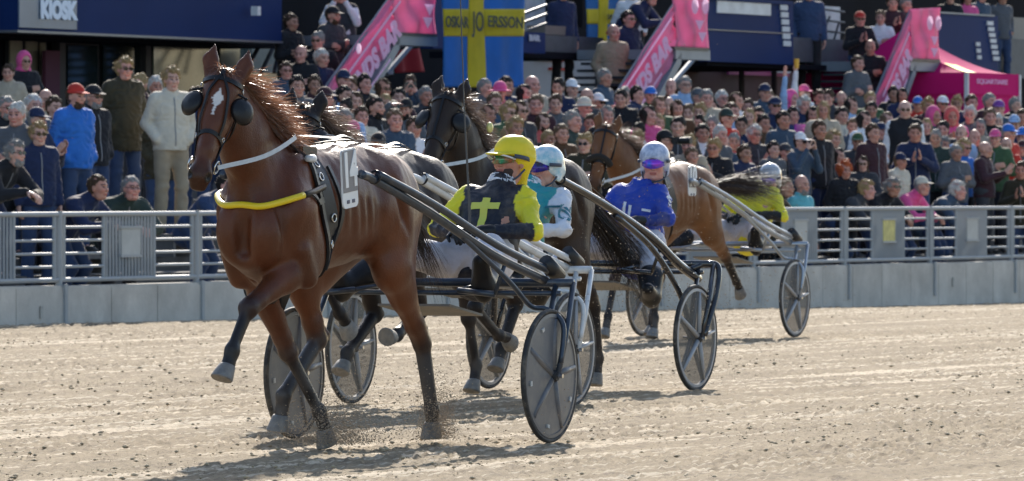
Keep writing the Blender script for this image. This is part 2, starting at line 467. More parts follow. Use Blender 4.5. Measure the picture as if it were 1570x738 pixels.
# --- concrete barrier with its panels
wall_m = mat('concrete', (.50, .48, .44), rough=.9, var=.16, scale=2.2, bump=.3, bscale=40, dirt=(.33, .31, .28), dscale=1.6, damt=.7)
W = empty('barrier_wall'); W.matrix_world = FM; W['kind'] = 'structure'
for i in range(34):
    t0 = -3.0 + i * 1.0; m = MB(); dz = rnd.uniform(-.006, .006)
    for (a, bb, y0, y1) in ((t0, t0 + .996, -.06 + rnd.uniform(-.002, .002), .2),):
        m.hexa([Vector((x, y, z)) for x in (a, bb) for y in (y0 + .01, y1) for z in (-.7, .375 + dz)])
        m.hexa([Vector((x, y, z)) for x in (a + .006, bb - .006) for y in (y0 - .002, y0 + .02) for z in (-.7, .355 + dz)])
    o = m.build('concrete_panel', wall_m, W)
    if i % 5 == 2: MB().box((t0 + .5, -.075, .12), (.05, .01, .12)).build('stain_patch', mat('cement_patch', (.42, .41, .38), rough=.95, var=.2), W)

# --- railing sections
rail_m = mat('galvanised_rail', (.33, .355, .375), rough=.6, var=.12, scale=5, spec=.3, dirt=(.25, .24, .22), dscale=5, damt=.5)
plate_m = mat('rail_plate', (.38, .40, .40), rough=.6, var=.15, scale=4)
RL = 2.98; ZT, ZB = 1.08, .43
def mk(f):
    m = MB(); f(m); me = mesh_from('part', m.v, m.f, False)
    bm = bmesh.new(); bm.from_mesh(me); bmesh.ops.recalc_face_normals(bm, faces=bm.faces); bm.to_mesh(me); bm.free()
    me.polygons.foreach_set('use_smooth', np.ones(len(me.polygons), dtype=bool)); me.set_sharp_from_angle(angle=radians(40))
    return me
me_top = mk(lambda m: m.tube([(.0, 0, ZT), (RL, 0, ZT)], .026, 10)); me_bot = mk(lambda m: m.tube([(0, 0, ZB), (RL, 0, ZB)], .024, 8))
me_post = mk(lambda m: (m.tube([(0, 0, ZB - .1), (0, 0, ZT + .03)], .034, 10), m.box((0, -.075, .17), (.055, .025, .44)), m.box((0, -.045, ZB - .08), (.07, .08, .05))))
me_hb = mk(lambda m: m.tube([(0, 0, 0), (.84, 0, 0)], .0145, 8)); me_st = mk(lambda m: m.tube([(0, 0, ZB), (0, 0, ZT)], .02, 8))
me_vb = mk(lambda m: m.tube([(0, 0, ZB), (0, 0, ZT)], .0145, 6)); me_pl = mk(lambda m: m.box((0, -.02, 0), (.40, .012, .27)))
me_pf = mk(lambda m: m.box((0, -.022, 0), (.46, .03, .025)))
sect_lab = ['at the stained wall under the sunglasses pair', 'under the navy jacket with lime collar', 'behind the bay horse chest', 'behind the lead horse barrel',
            'behind the lead sulky footrests', 'behind the yellow capped driver', 'behind the blue driver sulky', 'behind the hindmost yellow jacket driver',
            'under the red haired woman, plate holding a yellow sticker', 'in front of the clapping maroon coat man', 'last one in view under the red jacket',
            'ahead of the first full section, mostly cut off']
for i in range(-1, 11):
    r = empty('metal_railing'); r.matrix_world = FM @ Matrix.Translation((RL * i, 0, 0))
    tag(r, 'grey tubular rail section ' + sect_lab[i], 'railing', 'railing sections along the barrier wall')
    ob('top_rail', me_top, rail_m, r); ob('bottom_rail', me_bot, rail_m, r); ob('post', me_post, rail_m, r)
    for x0 in (.1, 2.04):
        for s in (0, .84): ob('stile', me_st, rail_m, r, (x0 + s, 0, 0))
        for k in range(4): ob('horizontal_bar', me_hb, rail_m, r, (x0, 0, ZB + .13 * (k + 1)))
    for k in range(15): ob('vertical_bar', me_vb, rail_m, r, (1.01 + k * .069, 0, 0))
    st = mat('yellow_sticker', (.5, .46, .16), rough=.6, var=.25, scale=12) if i == 7 else plate_m
    ob('plate', me_pl, st, r, (1.49, 0, .80)); [ob('plate_clamp', me_pf, rail_m, r, (1.49, 0, .80 + q)) for q in (.145, -.145)]

# --- terrace behind the rail
asph = mat('terrace_concrete', (.12, .115, .11), rough=.95, var=.2, scale=3)
T = empty('spectator_terrace'); T.matrix_world = FM; T['kind'] = 'structure'
for k in range(0, 9):
    MB().hexa([Vector((x, y, z)) for x in (-12, 60) for y in (.2 if k == 0 else k, k + 1 if k < 8 else 40) for z in (-.7, .30 + .15 * k)]).build('terrace_step', asph, T)

# --- stand facade
navy_m = mat('navy_panel', (.010, .028, .11), rough=.6, var=.12, scale=.6, spec=.06)
black_m = mat('dark_cladding', (.008, .009, .014), rough=.8, var=.3, scale=.7, spec=.05)
steel_m = mat('grey_steel', (.20, .23, .27), rough=.5, var=.15, scale=2, metal=.3)
dsteel_m = mat('dark_steel', (.025, .028, .035), rough=.5)
glass_m = mat('dark_glass', (.010, .018, .020), rough=.08, spec=.8, var=.4, scale=.9)
def fb(m, px0, px1, pyt, pyb, d, dep=.1, pref=None):
    t0, t1 = hit(px0, d), hit(px1, d); pm = pref if pref is not None else (px0 + px1) / 2
    zt = TZ(pm, pyt, d)[1]; zb = TZ(pm, pyb, d)[1]
    m.hexa([Vector((x, y, z)) for x in (t0, t1) for y in (d, d + dep) for z in (zb, zt)]); return t0, t1, zb, zt
def fp(m, pts, d, r, n=6, **k):
    m.tube([(TZ(px, py, dd)[0], dd, TZ(px, py, dd)[1]) for (px, py, *e) in pts for dd in [e[0] if e else d]], r, n, **k)
def stand(name, label, cat, group=None):
    o = empty(name); o.matrix_world = FM; return tag(o, label, cat, group)
S = stand('grandstand', 'dark grandstand building with navy balcony fronts above the crowd', 'building')
m = MB(); m.hexa([Vector((x, y, z)) for x in (-30, 90) for y in (15, 16) for z in (0, 11)]); m.build('rear_wall', black_m, S)
m = MB(); fb(m, 28, 432, -160, 55, 9.6, .5, 220); m.build('fascia_board', navy_m, S)
m = MB(); fb(m, -60, 27, -150, 44, 9.9, .4); m.build('fascia_board', navy_m, S)
m = MB(); fb(m, 27, 434, 54.5, 58, 9.55, .4, 220); m.build('fascia_edge', mat('edge_trim', (.16, .17, .19), rough=.4, metal=.4), S)
m = MB(); fb(m, 30, 118, -40, 44, 9.57, .02, 74); m.build('sky_reflection_panel', mat('painted_sky_reflection', (.13, .17, .23), rough=.35, var=.2, scale=1.2), S)  # greyer panel on the fascia: the sky's reflection put into its colour
m = MB(); fb(m, -60, 434, 58, 66, 10.2, 4, 220); m.build('soffit', black_m, S)
m = MB(); fb(m, -60, 480, 60, 330, 11.2, .3, 200); m.build('kiosk_wall', black_m, S)
# kiosk windows: frames, panes with painted-in brightness
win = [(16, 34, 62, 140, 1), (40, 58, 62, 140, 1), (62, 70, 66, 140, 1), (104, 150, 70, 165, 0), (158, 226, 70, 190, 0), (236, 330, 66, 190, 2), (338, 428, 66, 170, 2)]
pane_b = mat('painted_bright_pane', (.22, .2, .15), rough=.6, var=.3, scale=2); pane_g = mat('painted_reflection_pane', (.10, .13, .11), rough=.12, var=.5, scale=1.4, spec=.8)  # beige window brightness and a pale green reflection put into the pane colours
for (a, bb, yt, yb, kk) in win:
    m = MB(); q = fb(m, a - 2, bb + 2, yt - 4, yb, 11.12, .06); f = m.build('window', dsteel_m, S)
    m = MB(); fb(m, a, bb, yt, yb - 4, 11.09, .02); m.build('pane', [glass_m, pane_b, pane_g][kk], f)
m = MB(); fb(m, 70, 92, 78, 150, 10.9, .05); m.build('maroon_board', mat('maroon_board', (.09, .02, .05), rough=.7), S)
m = MB(); fb(m, 224, 232, 60, 250, 11.0, .12); m.build('door_post', dsteel_m, S)
m = MB(); fb(m, 92, 101, 60, 250, 11.0, .12); m.build('door_post', dsteel_m, S)
# upper balcony fronts
m = MB(); fb(m, 664, 690, -60, 75, 9.9, .2); m.build('balcony_front', navy_m, S)
m = MB(); fb(m, 1084, 1216, 4, 97, 9.6, .15, 1150); fb(m, 1086, 1216, -2, 4, 9.56, .2, 1150); m.build('balcony_front', navy_m, S)
m = MB(); fb(m, 1084, 1216, 48, 49.5, 9.58, .04, 1150); m.build('panel_joint', mat('edge_trim', ()), S)
m = MB(); fb(m, 1084, 1290, 97, 105, 9.7, 4.0, 1187); m.build('balcony_slab', black_m, S)
m = MB(); fb(m, 1438, 1530, 22, 112, 9.6, .15, 1480); m.build('balcony_front', navy_m, S)
m = MB(); fb(m, 1436, 1525, 20.5, 23, 9.57, .2, 1480); m.build('handrail', steel_m, S)
m = MB(); fb(m, 1100, 1182, 3, 22, 9.58, .02, 1140); m.build('white_board', mat('white_board', (.6, .63, .66), rough=.5, var=.2, scale=3), S)
wb = mat('pale_screen', (.55, .58, .62), rough=.6, var=.12, scale=3)
for k in range(6):
    m = MB(); fb(m, 1197 + k, 1208 + k, 8 + k * 11, 16 + k * 11, 9.57, .02); m.build('light_strip', wb, S)
for k in range(7):
    m = MB(); fb(m, 1514 + k * 1.6, 1523 + k * 1.6, 33 + k * 9, 39 + k * 9, 9.57, .02); m.build('light_strip', wb, S)
for k in range(3):
    m = MB(); fb(m, 1497 + k, 1503 + k, 65 + k * 10, 71 + k * 10, 9.57, .02); m.build('light_strip', wb, S)
m = MB(); fb(m, 1254, 1288, 10, 84, 10.4, .05); m.build('white_screen', wb, S)
for k in range(5):
    m = MB(); fp(m, [(1248, 12 + k * 17), (1294, 19 + k * 16)], 10.2, .022); m.build('guard_bar', dsteel_m, S)
m = MB(); fp(m, [(1258, 60), (1272, 26)], 10.15, .02); fp(m, [(1272, 84), (1286, 36)], 10.15, .02); m.build('guard_brace', dsteel_m, S)
m = MB(); fb(m, 1216, 1330, 60, 97, 9.9, 1.5, 1270); m.build('grey_landing', mat('grey_landing', (.05, .065, .085), rough=.6, var=.2), S)
m = MB(); fb(m, 1000, 1330, 97, 330, 12.2, .3, 1170); m.build('maroon_wall', mat('maroon_wall', (.05, .008, .018), rough=.7, var=.3, scale=1), S)
m = MB(); fb(m, 1118, 1210, 106, 116, 12.1, .04); m.build('magenta_sign', mat('magenta_board', (.35, .03, .16), rough=.6), S)
m = MB(); fb(m, 1186, 1212, 106, 112, 12.04, .05); m.build('white_notice', wb, S)
for px in (1137, 1187):
    m = MB(); fp(m, [(px, 100), (px, 250)], 11.4, .05, 8); m.build('column', dsteel_m, S)
for (a, bb) in ((1222, 1252), (1246, 1276), (1275, 1300)):
    m = MB(); fp(m, [(a, 150), (bb, 88)], 10.5, .035); m.build('strut', steel_m, S)
# middle bay: kiosk trailer, red band, platform
m = MB(); fb(m, 800, 912, 84, 330, 11.6, .4, 850); m.build('white_trailer_side', mat('trailer_white', (.42, .44, .47), rough=.5, var=.1, scale=1), S)
m = MB(); fb(m, 826, 868, 89, 94, 11.55, .05); fb(m, 845, 872, 104, 108, 11.55, .05); m.build('red_stripe', mat('red_stripe', (.6, .06, .04), rough=.5), S)
m = MB(); fb(m, 802, 836, 50, 82, 9.6, .15, 820); m.build('sign_box', navy_m, S)
m = MB(); fb(m, 800, 930, 80, 90, 9.9, 1.5, 850); m.build('dark_beam', black_m, S)
m = MB(); fb(m, 836, 872, 40, 54, 10.1, .3); m.build('platform_edge', mat('platform_beige', (.17, .15, .13), rough=.8), S)
m = MB(); fb(m, 806, 836, -40, 50, 10.6, .1); m.build('white_curtain', mat('white_curtain', (.34, .37, .42), rough=.8, var=.2, scale=5), S)
for k in range(3):
    m = MB(); fp(m, [(800, 22 + k * 14), (838, 8 + k * 14)], 9.8, .022); m.build('guard_bar', dsteel_m, S)
m = MB(); fb(m, 840, 893, -60, 41, 11.0, .2); m.build('dark_opening', black_m, S)
m = MB(); fb(m, 836, 925, 56, 82, 10.0, .4); m.build('steel_landing', mat('grey_landing', ()), S)
m = MB(); fb(m, 1518, 1600, 60, 120, 10.3, .4); m.build('grey_landing', mat('grey_landing', ()), S)
m = MB(); fb(m, 1552, 1600, 28, 74, 10.8, .4); m.build('beige_board', mat('beige_board', (.27, .25, .22), rough=.8), S)
m = MB(); fb(m, 386, 470, 66, 112, 11.0, .1); m.build('pale_board', mat('pale_board', (.20, .22, .18), rough=.6, var=.3, scale=1.4), S)
m = MB(); fb(m, 395, 400, 10, 24, 9.4, .1); m.build('floodlight', mat('white_board', ()), S)
for (a, bb, y0, y1) in ((378, 408, 106, 52), (400, 425, 112, 60), (420, 432, 112, 60)):
    m = MB(); fp(m, [(a, y0), (bb, y1)], 10.4, .03); m.build('stair_rail_bar', dsteel_m, S)
m = MB(); fb(m, 434, 600, 70, 330, 12.6, .3); m.build('inner_wall', black_m, S)

# --- lettering helper
def lettering(name, s, size, m_, parent, M, bold=.0, sx=1.0, align='CENTER', extr=.004):
    cu = bpy.data.curves.new('t', 'FONT'); cu.body = s; cu.size = size; cu.align_x = align; cu.align_y = 'CENTER'; cu.offset = bold; cu.extrude = extr
    cu.resolution_u = 3
    to = bpy.data.objects.new('t', cu); COL.objects.link(to); bpy.context.view_layer.update()
    me = bpy.data.meshes.new_from_object(to.evaluated_get(bpy.context.evaluated_depsgraph_get())); bpy.data.objects.remove(to)
    me.transform(Matrix.Diagonal((sx, 1, 1, 1)))
    me.transform(M); me.materials.clear()
    return ob(name, me, m_, parent)
def wall_M(t, d, z, ang=0.0):
    """text stands upright on a facade-parallel plane, facing the track"""
    return Matrix.Translation((t, d, z)) @ Matrix.Rotation(pi / 2, 4, 'X') @ Matrix.Rotation(ang, 4, 'Z')
white_l = mat('letter_white', (.75, .82, .92), rough=.6)
def facade_text(s, px0, px1, py, d, hgt_px, m_, parent, name='lettering', bold=.01, slope=None):
    pm = (px0 + px1) / 2; t0, t1 = hit(px0, d), hit(px1, d); z = TZ(pm, py, d)[1]; sz = hgt_px / scale_at(pm, d) / .70
    o = lettering(name, s, sz, m_, parent, Matrix.Identity(4), bold)
    w = max(v.co.x for v in o.data.vertices) - min(v.co.x for v in o.data.vertices)
    cx_ = (max(v.co.x for v in o.data.vertices) + min(v.co.x for v in o.data.vertices)) / 2
    o.data.transform(Matrix.Translation((-cx_, 0, 0))); o.data.transform(Matrix.Diagonal(((t1 - t0) / w, 1, 1, 1)))
    o.data.transform(wall_M((t0 + t1) / 2, d - .006, z)); return o
facade_text('KIOSK', 62, 119, 17, 9.56, 25, white_l, S, bold=.022)
facade_text('BAR', 811, 828, 59, 9.58, 8, mat('letter_grey', (.4, .42, .5)), S)

# --- cloth sheets
def sheet(px, d, nx, ny, fold, m_, name, parent, thick=.006):
    """px: four photo corners (bottom-left, bottom-right, top-right, top-left); fold(u,v)->offset towards the track"""
    q = [TZ(x, y, d) for (x, y) in px]; V = []
    for side in (0, 1):
        for j in range(ny + 1):
            for i in range(nx + 1):
                u, v = i / nx, j / ny
                t = (1 - u) * (1 - v) * q[0][0] + u * (1 - v) * q[1][0] + u * v * q[2][0] + (1 - u) * v * q[3][0]
                z = (1 - u) * (1 - v) * q[0][1] + u * (1 - v) * q[1][1] + u * v * q[2][1] + (1 - u) * v * q[3][1]
                V.append((t, d - fold(u, v) + side * thick, z))
    n1 = (nx + 1) * (ny + 1); F = []
    for j in range(ny):
        for i in range(nx):
            a = j * (nx + 1) + i; F.append((a, a + 1, a + nx + 2, a + nx + 1)); F.append((n1 + a, n1 + a + nx + 1, n1 + a + nx + 2, n1 + a + 1))
    for j in range(ny):
        for i in (0, nx):
            a = j * (nx + 1) + i; F.append((a, a + nx + 1, n1 + a + nx + 1, n1 + a))
    for i in range(nx):
        for j in (0, ny):
            a = j * (nx + 1) + i; F.append((a, a + 1, n1 + a + 1, n1 + a))
    me = mesh_from(name, V, F, True); bm = bmesh.new(); bm.from_mesh(me); bmesh.ops.recalc_face_normals(bm, faces=bm.faces); bm.to_mesh(me); bm.free()
    return ob(name, me, m_, parent)
pink_m = mat('pink_banner', (.78, .27, .46), rough=.65, var=.10, scale=1.5, trans=.5)
pinkl_m = mat('banner_print', (.88, .66, .86), rough=.7, trans=.45)
def fold_a(u, v): return .022 * sin(u * 9 + v * 7) + .014 * sin(v * 19 - u * 6) + .012 * sin(u * 31 + v * 3)
def stair(label, slope, land, txt, tw, txt_h, d=8.3, ov=None, tri=()):
    R = stand('bar_staircase', label, 'staircase', 'banner-clad staircases up to the balcony')
    sheet(slope, d, 40, 24, fold_a, pink_m, 'banner', R); sheet(land, d - .02, 20, 16, lambda u, v: .035 * sin((u - v) * 7) * sin(pi * u) + .02 * sin(u * 15 + v * 5), pink_m, 'banner', R)
    # steel stringer and landing under the banner
    m = MB()
    a, bb = slope[1], slope[2]; ta, tb = TZ(a[0] + 4, a[1] + 4, d), TZ(bb[0] + 2, bb[1] + 5, d)
    M_ = [Vector((x, y, z + o)) for (x, z) in (ta, tb) for y in (d - .05, d + .05) for o in (-.16, .02)]
    m.hexa(M_); m.build('stringer', steel_m, R)
    m = MB(); fb(m, land[0][0] + 0, land[1][0] + 3, land[0][1] + 3, land[0][1] + 18, d - .05, 1.6, land[0][0] + 30); m.build('landing', steel_m, R)
    m = MB(); fb(m, land[0][0] - 2, land[1][0] + 2, land[0][1] - 1, land[0][1] + 3, d - .08, .1, land[0][0] + 30); m.build('landing_edge', dsteel_m, R)
    m = MB(); fp(m, [(land[0][0] + 28, land[0][1] + 16), (land[0][0] - 12, land[0][1] + 62)], d + .8, .04); m.build('brace', steel_m, R)
    for k in range(9):
        f = (k + .5) / 9; x = ta[0] + (tb[0] - ta[0]) * f; z = ta[1] + (tb[1] - ta[1]) * f
        MB().box((x + .05, d + .75, z), (.30, 1.4, .04)).build('tread', dsteel_m, R)
    m = MB(); p1, p2 = TZ(slope[0][0], slope[0][1], d + .05), TZ(slope[3][0], slope[3][1], d + .05)
    m.tube([(p1[0], d + .05, p1[1]), (p2[0], d + .05, p2[1])], .03, 6); m.build('handrail', steel_m, R)
    # print: lettering and double line along the slope
    A, B = TZ(*tw[0], d), TZ(*tw[1], d); ang = math.atan2(B[1] - A[1], B[0] - A[0]); ln = math.hypot(B[1] - A[1], B[0] - A[0])
    o = lettering('lettering', txt, .62 * txt_h, pinkl_m, R, Matrix.Identity(4), .02, align='RIGHT')
    w = max(v.co.x for v in o.data.vertices) - min(v.co.x for v in o.data.vertices); o.data.transform(Matrix.Diagonal((ln / w, 1, 1, 1)))
    o.data.transform(wall_M(B[0], d - .15, B[1], ang))
    for off, f0, f1 in ((.42 * txt_h, .25, 1.12), (-.40 * txt_h, -.3, .8)):
        nx_, nz_2 = -sin(ang), cos(ang); m = MB()
        p = [(A[0] + (B[0] - A[0]) * f + nx_ * off, d - .14, A[1] + (B[1] - A[1]) * f + nz_2 * off) for f in (f0, f1)]
        m.ribbon(p, [(0, -1, 0)] * 2, .035, .004); m.build('printed_line', pinkl_m, R)
    for (x, y, rr) in (ov or []):
        t, z = TZ(x, y, d); m = MB(); M2 = Matrix.Translation((t, d - .17, z)) @ Matrix.Rotation(pi / 2, 4, 'X') @ Matrix.Diagonal((1.0, 1, 1, 1))
        m.lathe([(.0001, 0), (rr / scale_at(x, d), 0), (rr / scale_at(x, d), .01)], 20, M2); m.build('printed_badge', pinkl_m, R)
    for (x, y) in tri:
        t, z = TZ(x, y, d); m = MB(); m.prism([(t - .16, z + .06), (t + .16, z + .06), (t, z - .09)], d - .18, d - .17); m.build('printed_arrow', pinkl_m, R)
    return R
stair('pink banner-clad staircase behind the lead horse, beside the larger flag', [(478, 165), (541, 165), (606, 52), (602, -8)], [(604, 52), (668, 54), (668, -14), (600, -16)],
      'FRIENDS BAR', [(505, 168), (596, 42)], .62, ov=[(532, 75, 8)], tri=[(641, 14), (638, 34)])
stair('pink banner-clad staircase beside the beige sweater man', [(925, 175), (985, 175), (1038, 76), (1034, 6)], [(1036, 74), (1086, 76), (1086, -14), (1032, -16)],
      'FRIENDS BAR', [(930, 190), (1012, 66)], .62, ov=[(1049, 10, 12), (1065, 10, 12)], tri=[(1056, 38), (1060, 56)])
stair('pink banner-clad staircase beside the pink market tent', [(1325, 190), (1362, 190), (1398, 93), (1396, 16)], [(1396, 92), (1440, 93), (1440, 12), (1396, 14)],
      'FRIENDS BAR', [(1335, 195), (1382, 82)], .6, ov=[(1410, 36, 11), (1423, 36, 11)], tri=[(1417, 62), (1417, 80)])

# --- flags
flag_b = mat('flag_blue', (.015, .17, .50), rough=.75, var=.12, scale=2, trans=.5); flag_y = mat('flag_yellow', (.70, .60, .03), rough=.75, var=.12, scale=2, trans=.5)
def flag(label, c, cross_x, cross_y, d, writing=None, wy=None):
    """c=(x0,x1,y0,y1) in the photo; the cross bars at cross_x / cross_y"""
    x0, x1, y0, y1 = c; R = stand('hanging_flag', label, 'flag', 'blue and yellow cross flags')
    fo = lambda X, Y: .022 * sin((X - x0) * .075 + Y * .02) + .012 * sin(X * .19 + 1)
    def cell(a, bb, yt, yb, m_, nm, lift=0):
        nx, ny = max(2, int((bb - a) / 3)), max(2, int((yb - yt) / 4)); q = []
        sheet([(a, yb), (bb, yb), (bb, yt), (a, yt)], d, nx, ny, lambda u, v: fo(a + (bb - a) * u, yb + (yt - yb) * v) + lift, m_, nm, R)
    cell(x0, x1, y0, y1, flag_b, 'blue_field')
    cell(x0, cross_x[0], cross_y[0], cross_y[1], flag_y, 'yellow_bar', .009); cell(cross_x[1], x1, cross_y[0], cross_y[1], flag_y, 'yellow_bar', .009)
    cell(cross_x[0], cross_x[1], y0, y1, flag_y, 'yellow_bar', .009)
    return R
fl = flag('large hanging blue flag with yellow cross and dark hand lettering', (679, 804, -120, 134), (719, 744), (14, 56), 8.0)
ink = mat('flag_ink', (.05, .06, .05), rough=.9)
for s_, a, bb in (('OSKAR', 683, 718), ('JO', 723, 741), ('ERSSON', 748, 801)):
    facade_text(s_, a, bb, 35, 7.86, 17 if s_ != 'JO' else 30, ink, fl, bold=.004)
f2 = flag('smaller hanging blue flag with yellow cross above the beige sweater man', (897, 951, -60, 64), (916, 930), (14, 37), 10.6)
facade_text('SVERIGE', 931, 949, 27, 10.5, 8, ink, f2, bold=0)
RC = stand('red_cloth', 'plain red cloth hanging under the stair landing beside the larger flag', 'cloth')
sheet([(606, 112), (656, 110), (648, 74), (604, 78)], 9.6, 16, 10, lambda u, v: .05 * sin(u * 11), mat('red_cloth', (.42, .02, .03), rough=.8, trans=.3), 'fabric', RC)
RT = stand('white_towel', 'white and blue striped cloth beside the red cloth under the stair', 'cloth')
sheet([(584, 116), (602, 114), (600, 82), (590, 90)], 9.3, 8, 6, lambda u, v: .03 * sin(u * 9), mat('striped_towel', (.55, .58, .66), rough=.8), 'fabric', RT)

# --- pink market tent
TT = stand('market_tent', 'bright pink pop-up market tent with a yellow patch on its roof', 'tent')
tentm = mat('tent_pink', (.55, .015, .15), rough=.8, var=.08, scale=1, spec=.05); tentd = mat('tent_pink', ())
dT = 7.6
ztl = TZ(1484, 115, dT)
tA, zA = TZ(1482, 112, dT); tB, zB = TZ(1562, 112, dT); tL, zL = tA, zA
back = 3.0
m = MB()   # roof: concave hip with its peak behind the staircase
cz_ = TZ(1400, 42, dT + 1.5)[1] - .25
cor = [Vector((tA, dT, zA)), Vector((tB, dT, zA)), Vector((tB, dT + back, zA)), Vector((tA, dT + back, zA))]
peak = Vector(((tA + tB) / 2, dT + 1.5, cz_ + .25))
Vr = []; Fr = []; n1 = 12; n2 = 10
for s_ in range(4):
    a, bb = cor[s_], cor[(s_ + 1) % 4]
    for i in range(n1 + 1):
        e = a.lerp(bb, i / n1)
        for j in range(n2 + 1):
            f = j / n2; p = e.lerp(peak, f); p.z = e.z + (peak.z - e.z) * (f ** 1.7); p.z -= .05 * sin(pi * i / n1) * (1 - f)
            Vr.append(p)
    o_ = s_ * (n1 + 1) * (n2 + 1)
    for i in range(n1):
        for j in range(n2):
            q = o_ + i * (n2 + 1) + j; Fr.append((q, q + n2 + 1, q + n2 + 2, q + 1))
m.add(Vr, Fr); m.build('roof', tentm, TT, smooth=True)
m = MB(); m.hexa([Vector((x, y, z)) for x in (tA, tB) for y in (dT - .01, dT + .005) for z in (zA - .34, zA + .01)]); m.build('valance', tentm, TT)
m = MB(); m.hexa([Vector((x, y, z)) for x in (tA - .005, tA + .01) for y in (dT, dT + back) for z in (zA - .34, zA + .01)]); m.build('valance', tentm, TT)
for (x, y) in ((tA, dT), (tB, dT), (tB, dT + back), (tA, dT + back)):
    m = MB(); m.box((x, y, (zA + .9) / 2), (.06, .06, zA - .9)); m.build('tent_pole', mat('white_board', ()), TT)
m = MB(); m.hexa([Vector((x, y, z)) for x in (tA + .04, tB - .04) for y in (dT + .02, dT + .03) for z in (1.3, zA - .30)]); m.build('side_wall', tentm, TT)
m = MB(); m.hexa([Vector((x, y, z)) for x in (tA + .03, tA + .04) for y in (dT + .04, dT + back) for z in (1.3, zA - .30)]); m.build('side_wall', tentm, TT)
m = MB(); a = Vector((tA + .25, dT + .3, 0)); 
def roofz(x, y):
    fx = min((x - tA), (tB - x), ) / ((tB - tA) / 2); fy = min(y - dT, dT + back - y) / (back / 2); f = max(0, min(fx, fy)); return zA + (peak.z - zA) * f ** 1.7
q = [(tA + .1, dT + 1.2), (tA + .45, dT + .7), (tA + .8, dT + .55), (tA + .45, dT + 1.1)]
def rp_(i, f):
    e = cor[0].lerp(cor[1], i); p = e.lerp(peak, f); p.z = e.z + (peak.z - e.z) * (f ** 1.7) - .05 * sin(pi * i) * (1 - f) + .015; p.y -= .012; return p
V_ = []; F_ = []
for i in range(7):
    for j in range(7): V_.append(rp_(.10 + .42 * i / 6 - .10 * j / 6, .10 + .30 * j / 6))
for i in range(6):
    for j in range(6): F_.append((i * 7 + j, i * 7 + j + 1, i * 7 + j + 8, i * 7 + j + 7))
m2 = MB(); m2.add(V_, F_); m2.build('yellow_patch', mat('yellow_patch', (.75, .68, .05), rough=.6), TT)
facade_text('SQUARTIARE', 1497, 1544, 126, dT - .012, 7, mat('tent_print', (.75, .3, .6), rough=.6), TT, bold=.003)

# --- purple placard held up in the crowd
PL = stand('purple_placard', 'flat purple placard raised beside the white capped binocular man', 'placard')
m = MB(); fb(m, 1220, 1267, 191, 226, 3.3, .02); m.build('board', mat('purple_board', (.36, .03, .34), rough=.5), PL)
m = MB(); fb(m, 1242, 1245, 226, 300, 3.32, .03); m.build('stick', mat('stick_wood', (.3, .2, .12)), PL)
m = MB(); fb(m, 1232, 1256, 197, 198.5, 3.29, .005); m.build('printed_line', pinkl_m, PL)
# ------------------------------------------------------------------ people
def head_prims():
    P = [E((-.012, 0, .028), (.096, .077, .092), .03), E((.030, 0, -.030), (.062, .058, .086), .04), C((.02, -.028, -.088), (.02, .028, -.088), .034, k=.03),
         E((.066, 0, -.098), (.024, .024, .018), .02), C((.084, 0, .004), (.109, 0, -.030), .008, .013, .012), E((.098, .010, -.034), (.012, .009, .008), .008), E((.098, -.010, -.034), (.012, .009, .008), .008),
         C((.083, -.034, .022), (.083, .034, .022), .011, k=.015)]
    for s in (1, -1):
        P += [E((.066, .040 * s, -.026), (.026, .022, .022), .025), E((-.004, .077 * s, -.008), (.020, .008, .032), .008), E((.096, .030 * s, .003), (.016, .016, .010), .012, neg=True),
              E((.083, .030 * s, .001), (.012, .014, .010), .004)]
    P += [C((.087, -.020, -.061), (.087, .020, -.061), .0075, k=.006), C((.086, -.017, -.071), (.086, .017, -.071), .008, k=.006)]
    return P
def head_cols(V):
    c = np.ones((len(V), 3)); x, y, z = V[:, 0], V[:, 1], V[:, 2]
    for s in (1, -1):
        e = (x > .07) & (np.abs(y - .030 * s) < .015) & (np.abs(z - .001) < .0075); c[e] = (.08, .09, .12)
        b = (x > .065) & (np.abs(y - .032 * s) < .021) & (np.abs(z - .026) < .006); c[b] = (.28, .24, .22)
    l = (x > .08) & (np.abs(y) < .026) & (np.abs(z + .066) < .010); c[l] = (.85, .55, .55)
    l = (x > .08) & (np.abs(y) < .022) & (np.abs(z + .066) < .0028); c[l] = (.4, .25, .25)
    ck = np.exp(-((np.abs(y) - .042) ** 2 + (z + .03) ** 2) / .0005) * (x > .03); c *= (1 - ck[:, None] * np.array([0, .18, .15]))
    return c
def frame(fwd, up=(0, 0, 1), loc=(0, 0, 0)):
    x = Vector(fwd).normalized(); u = Vector(up); y = u.cross(x).normalized(); z = x.cross(y)
    M = Matrix((x, y, z)).transposed().to_4x4(); M.translation = loc; return M
HS = [Matrix.Diagonal((1.01, 1.01, 1.01, 1)), Matrix.Diagonal((.96, .91, .97, 1)), Matrix.Diagonal((1.03, 1.10, 1.0, 1)), Matrix.Diagonal((.97, .97, 1.05, 1)), Matrix.Diagonal((.95, .95, .95, 1))]
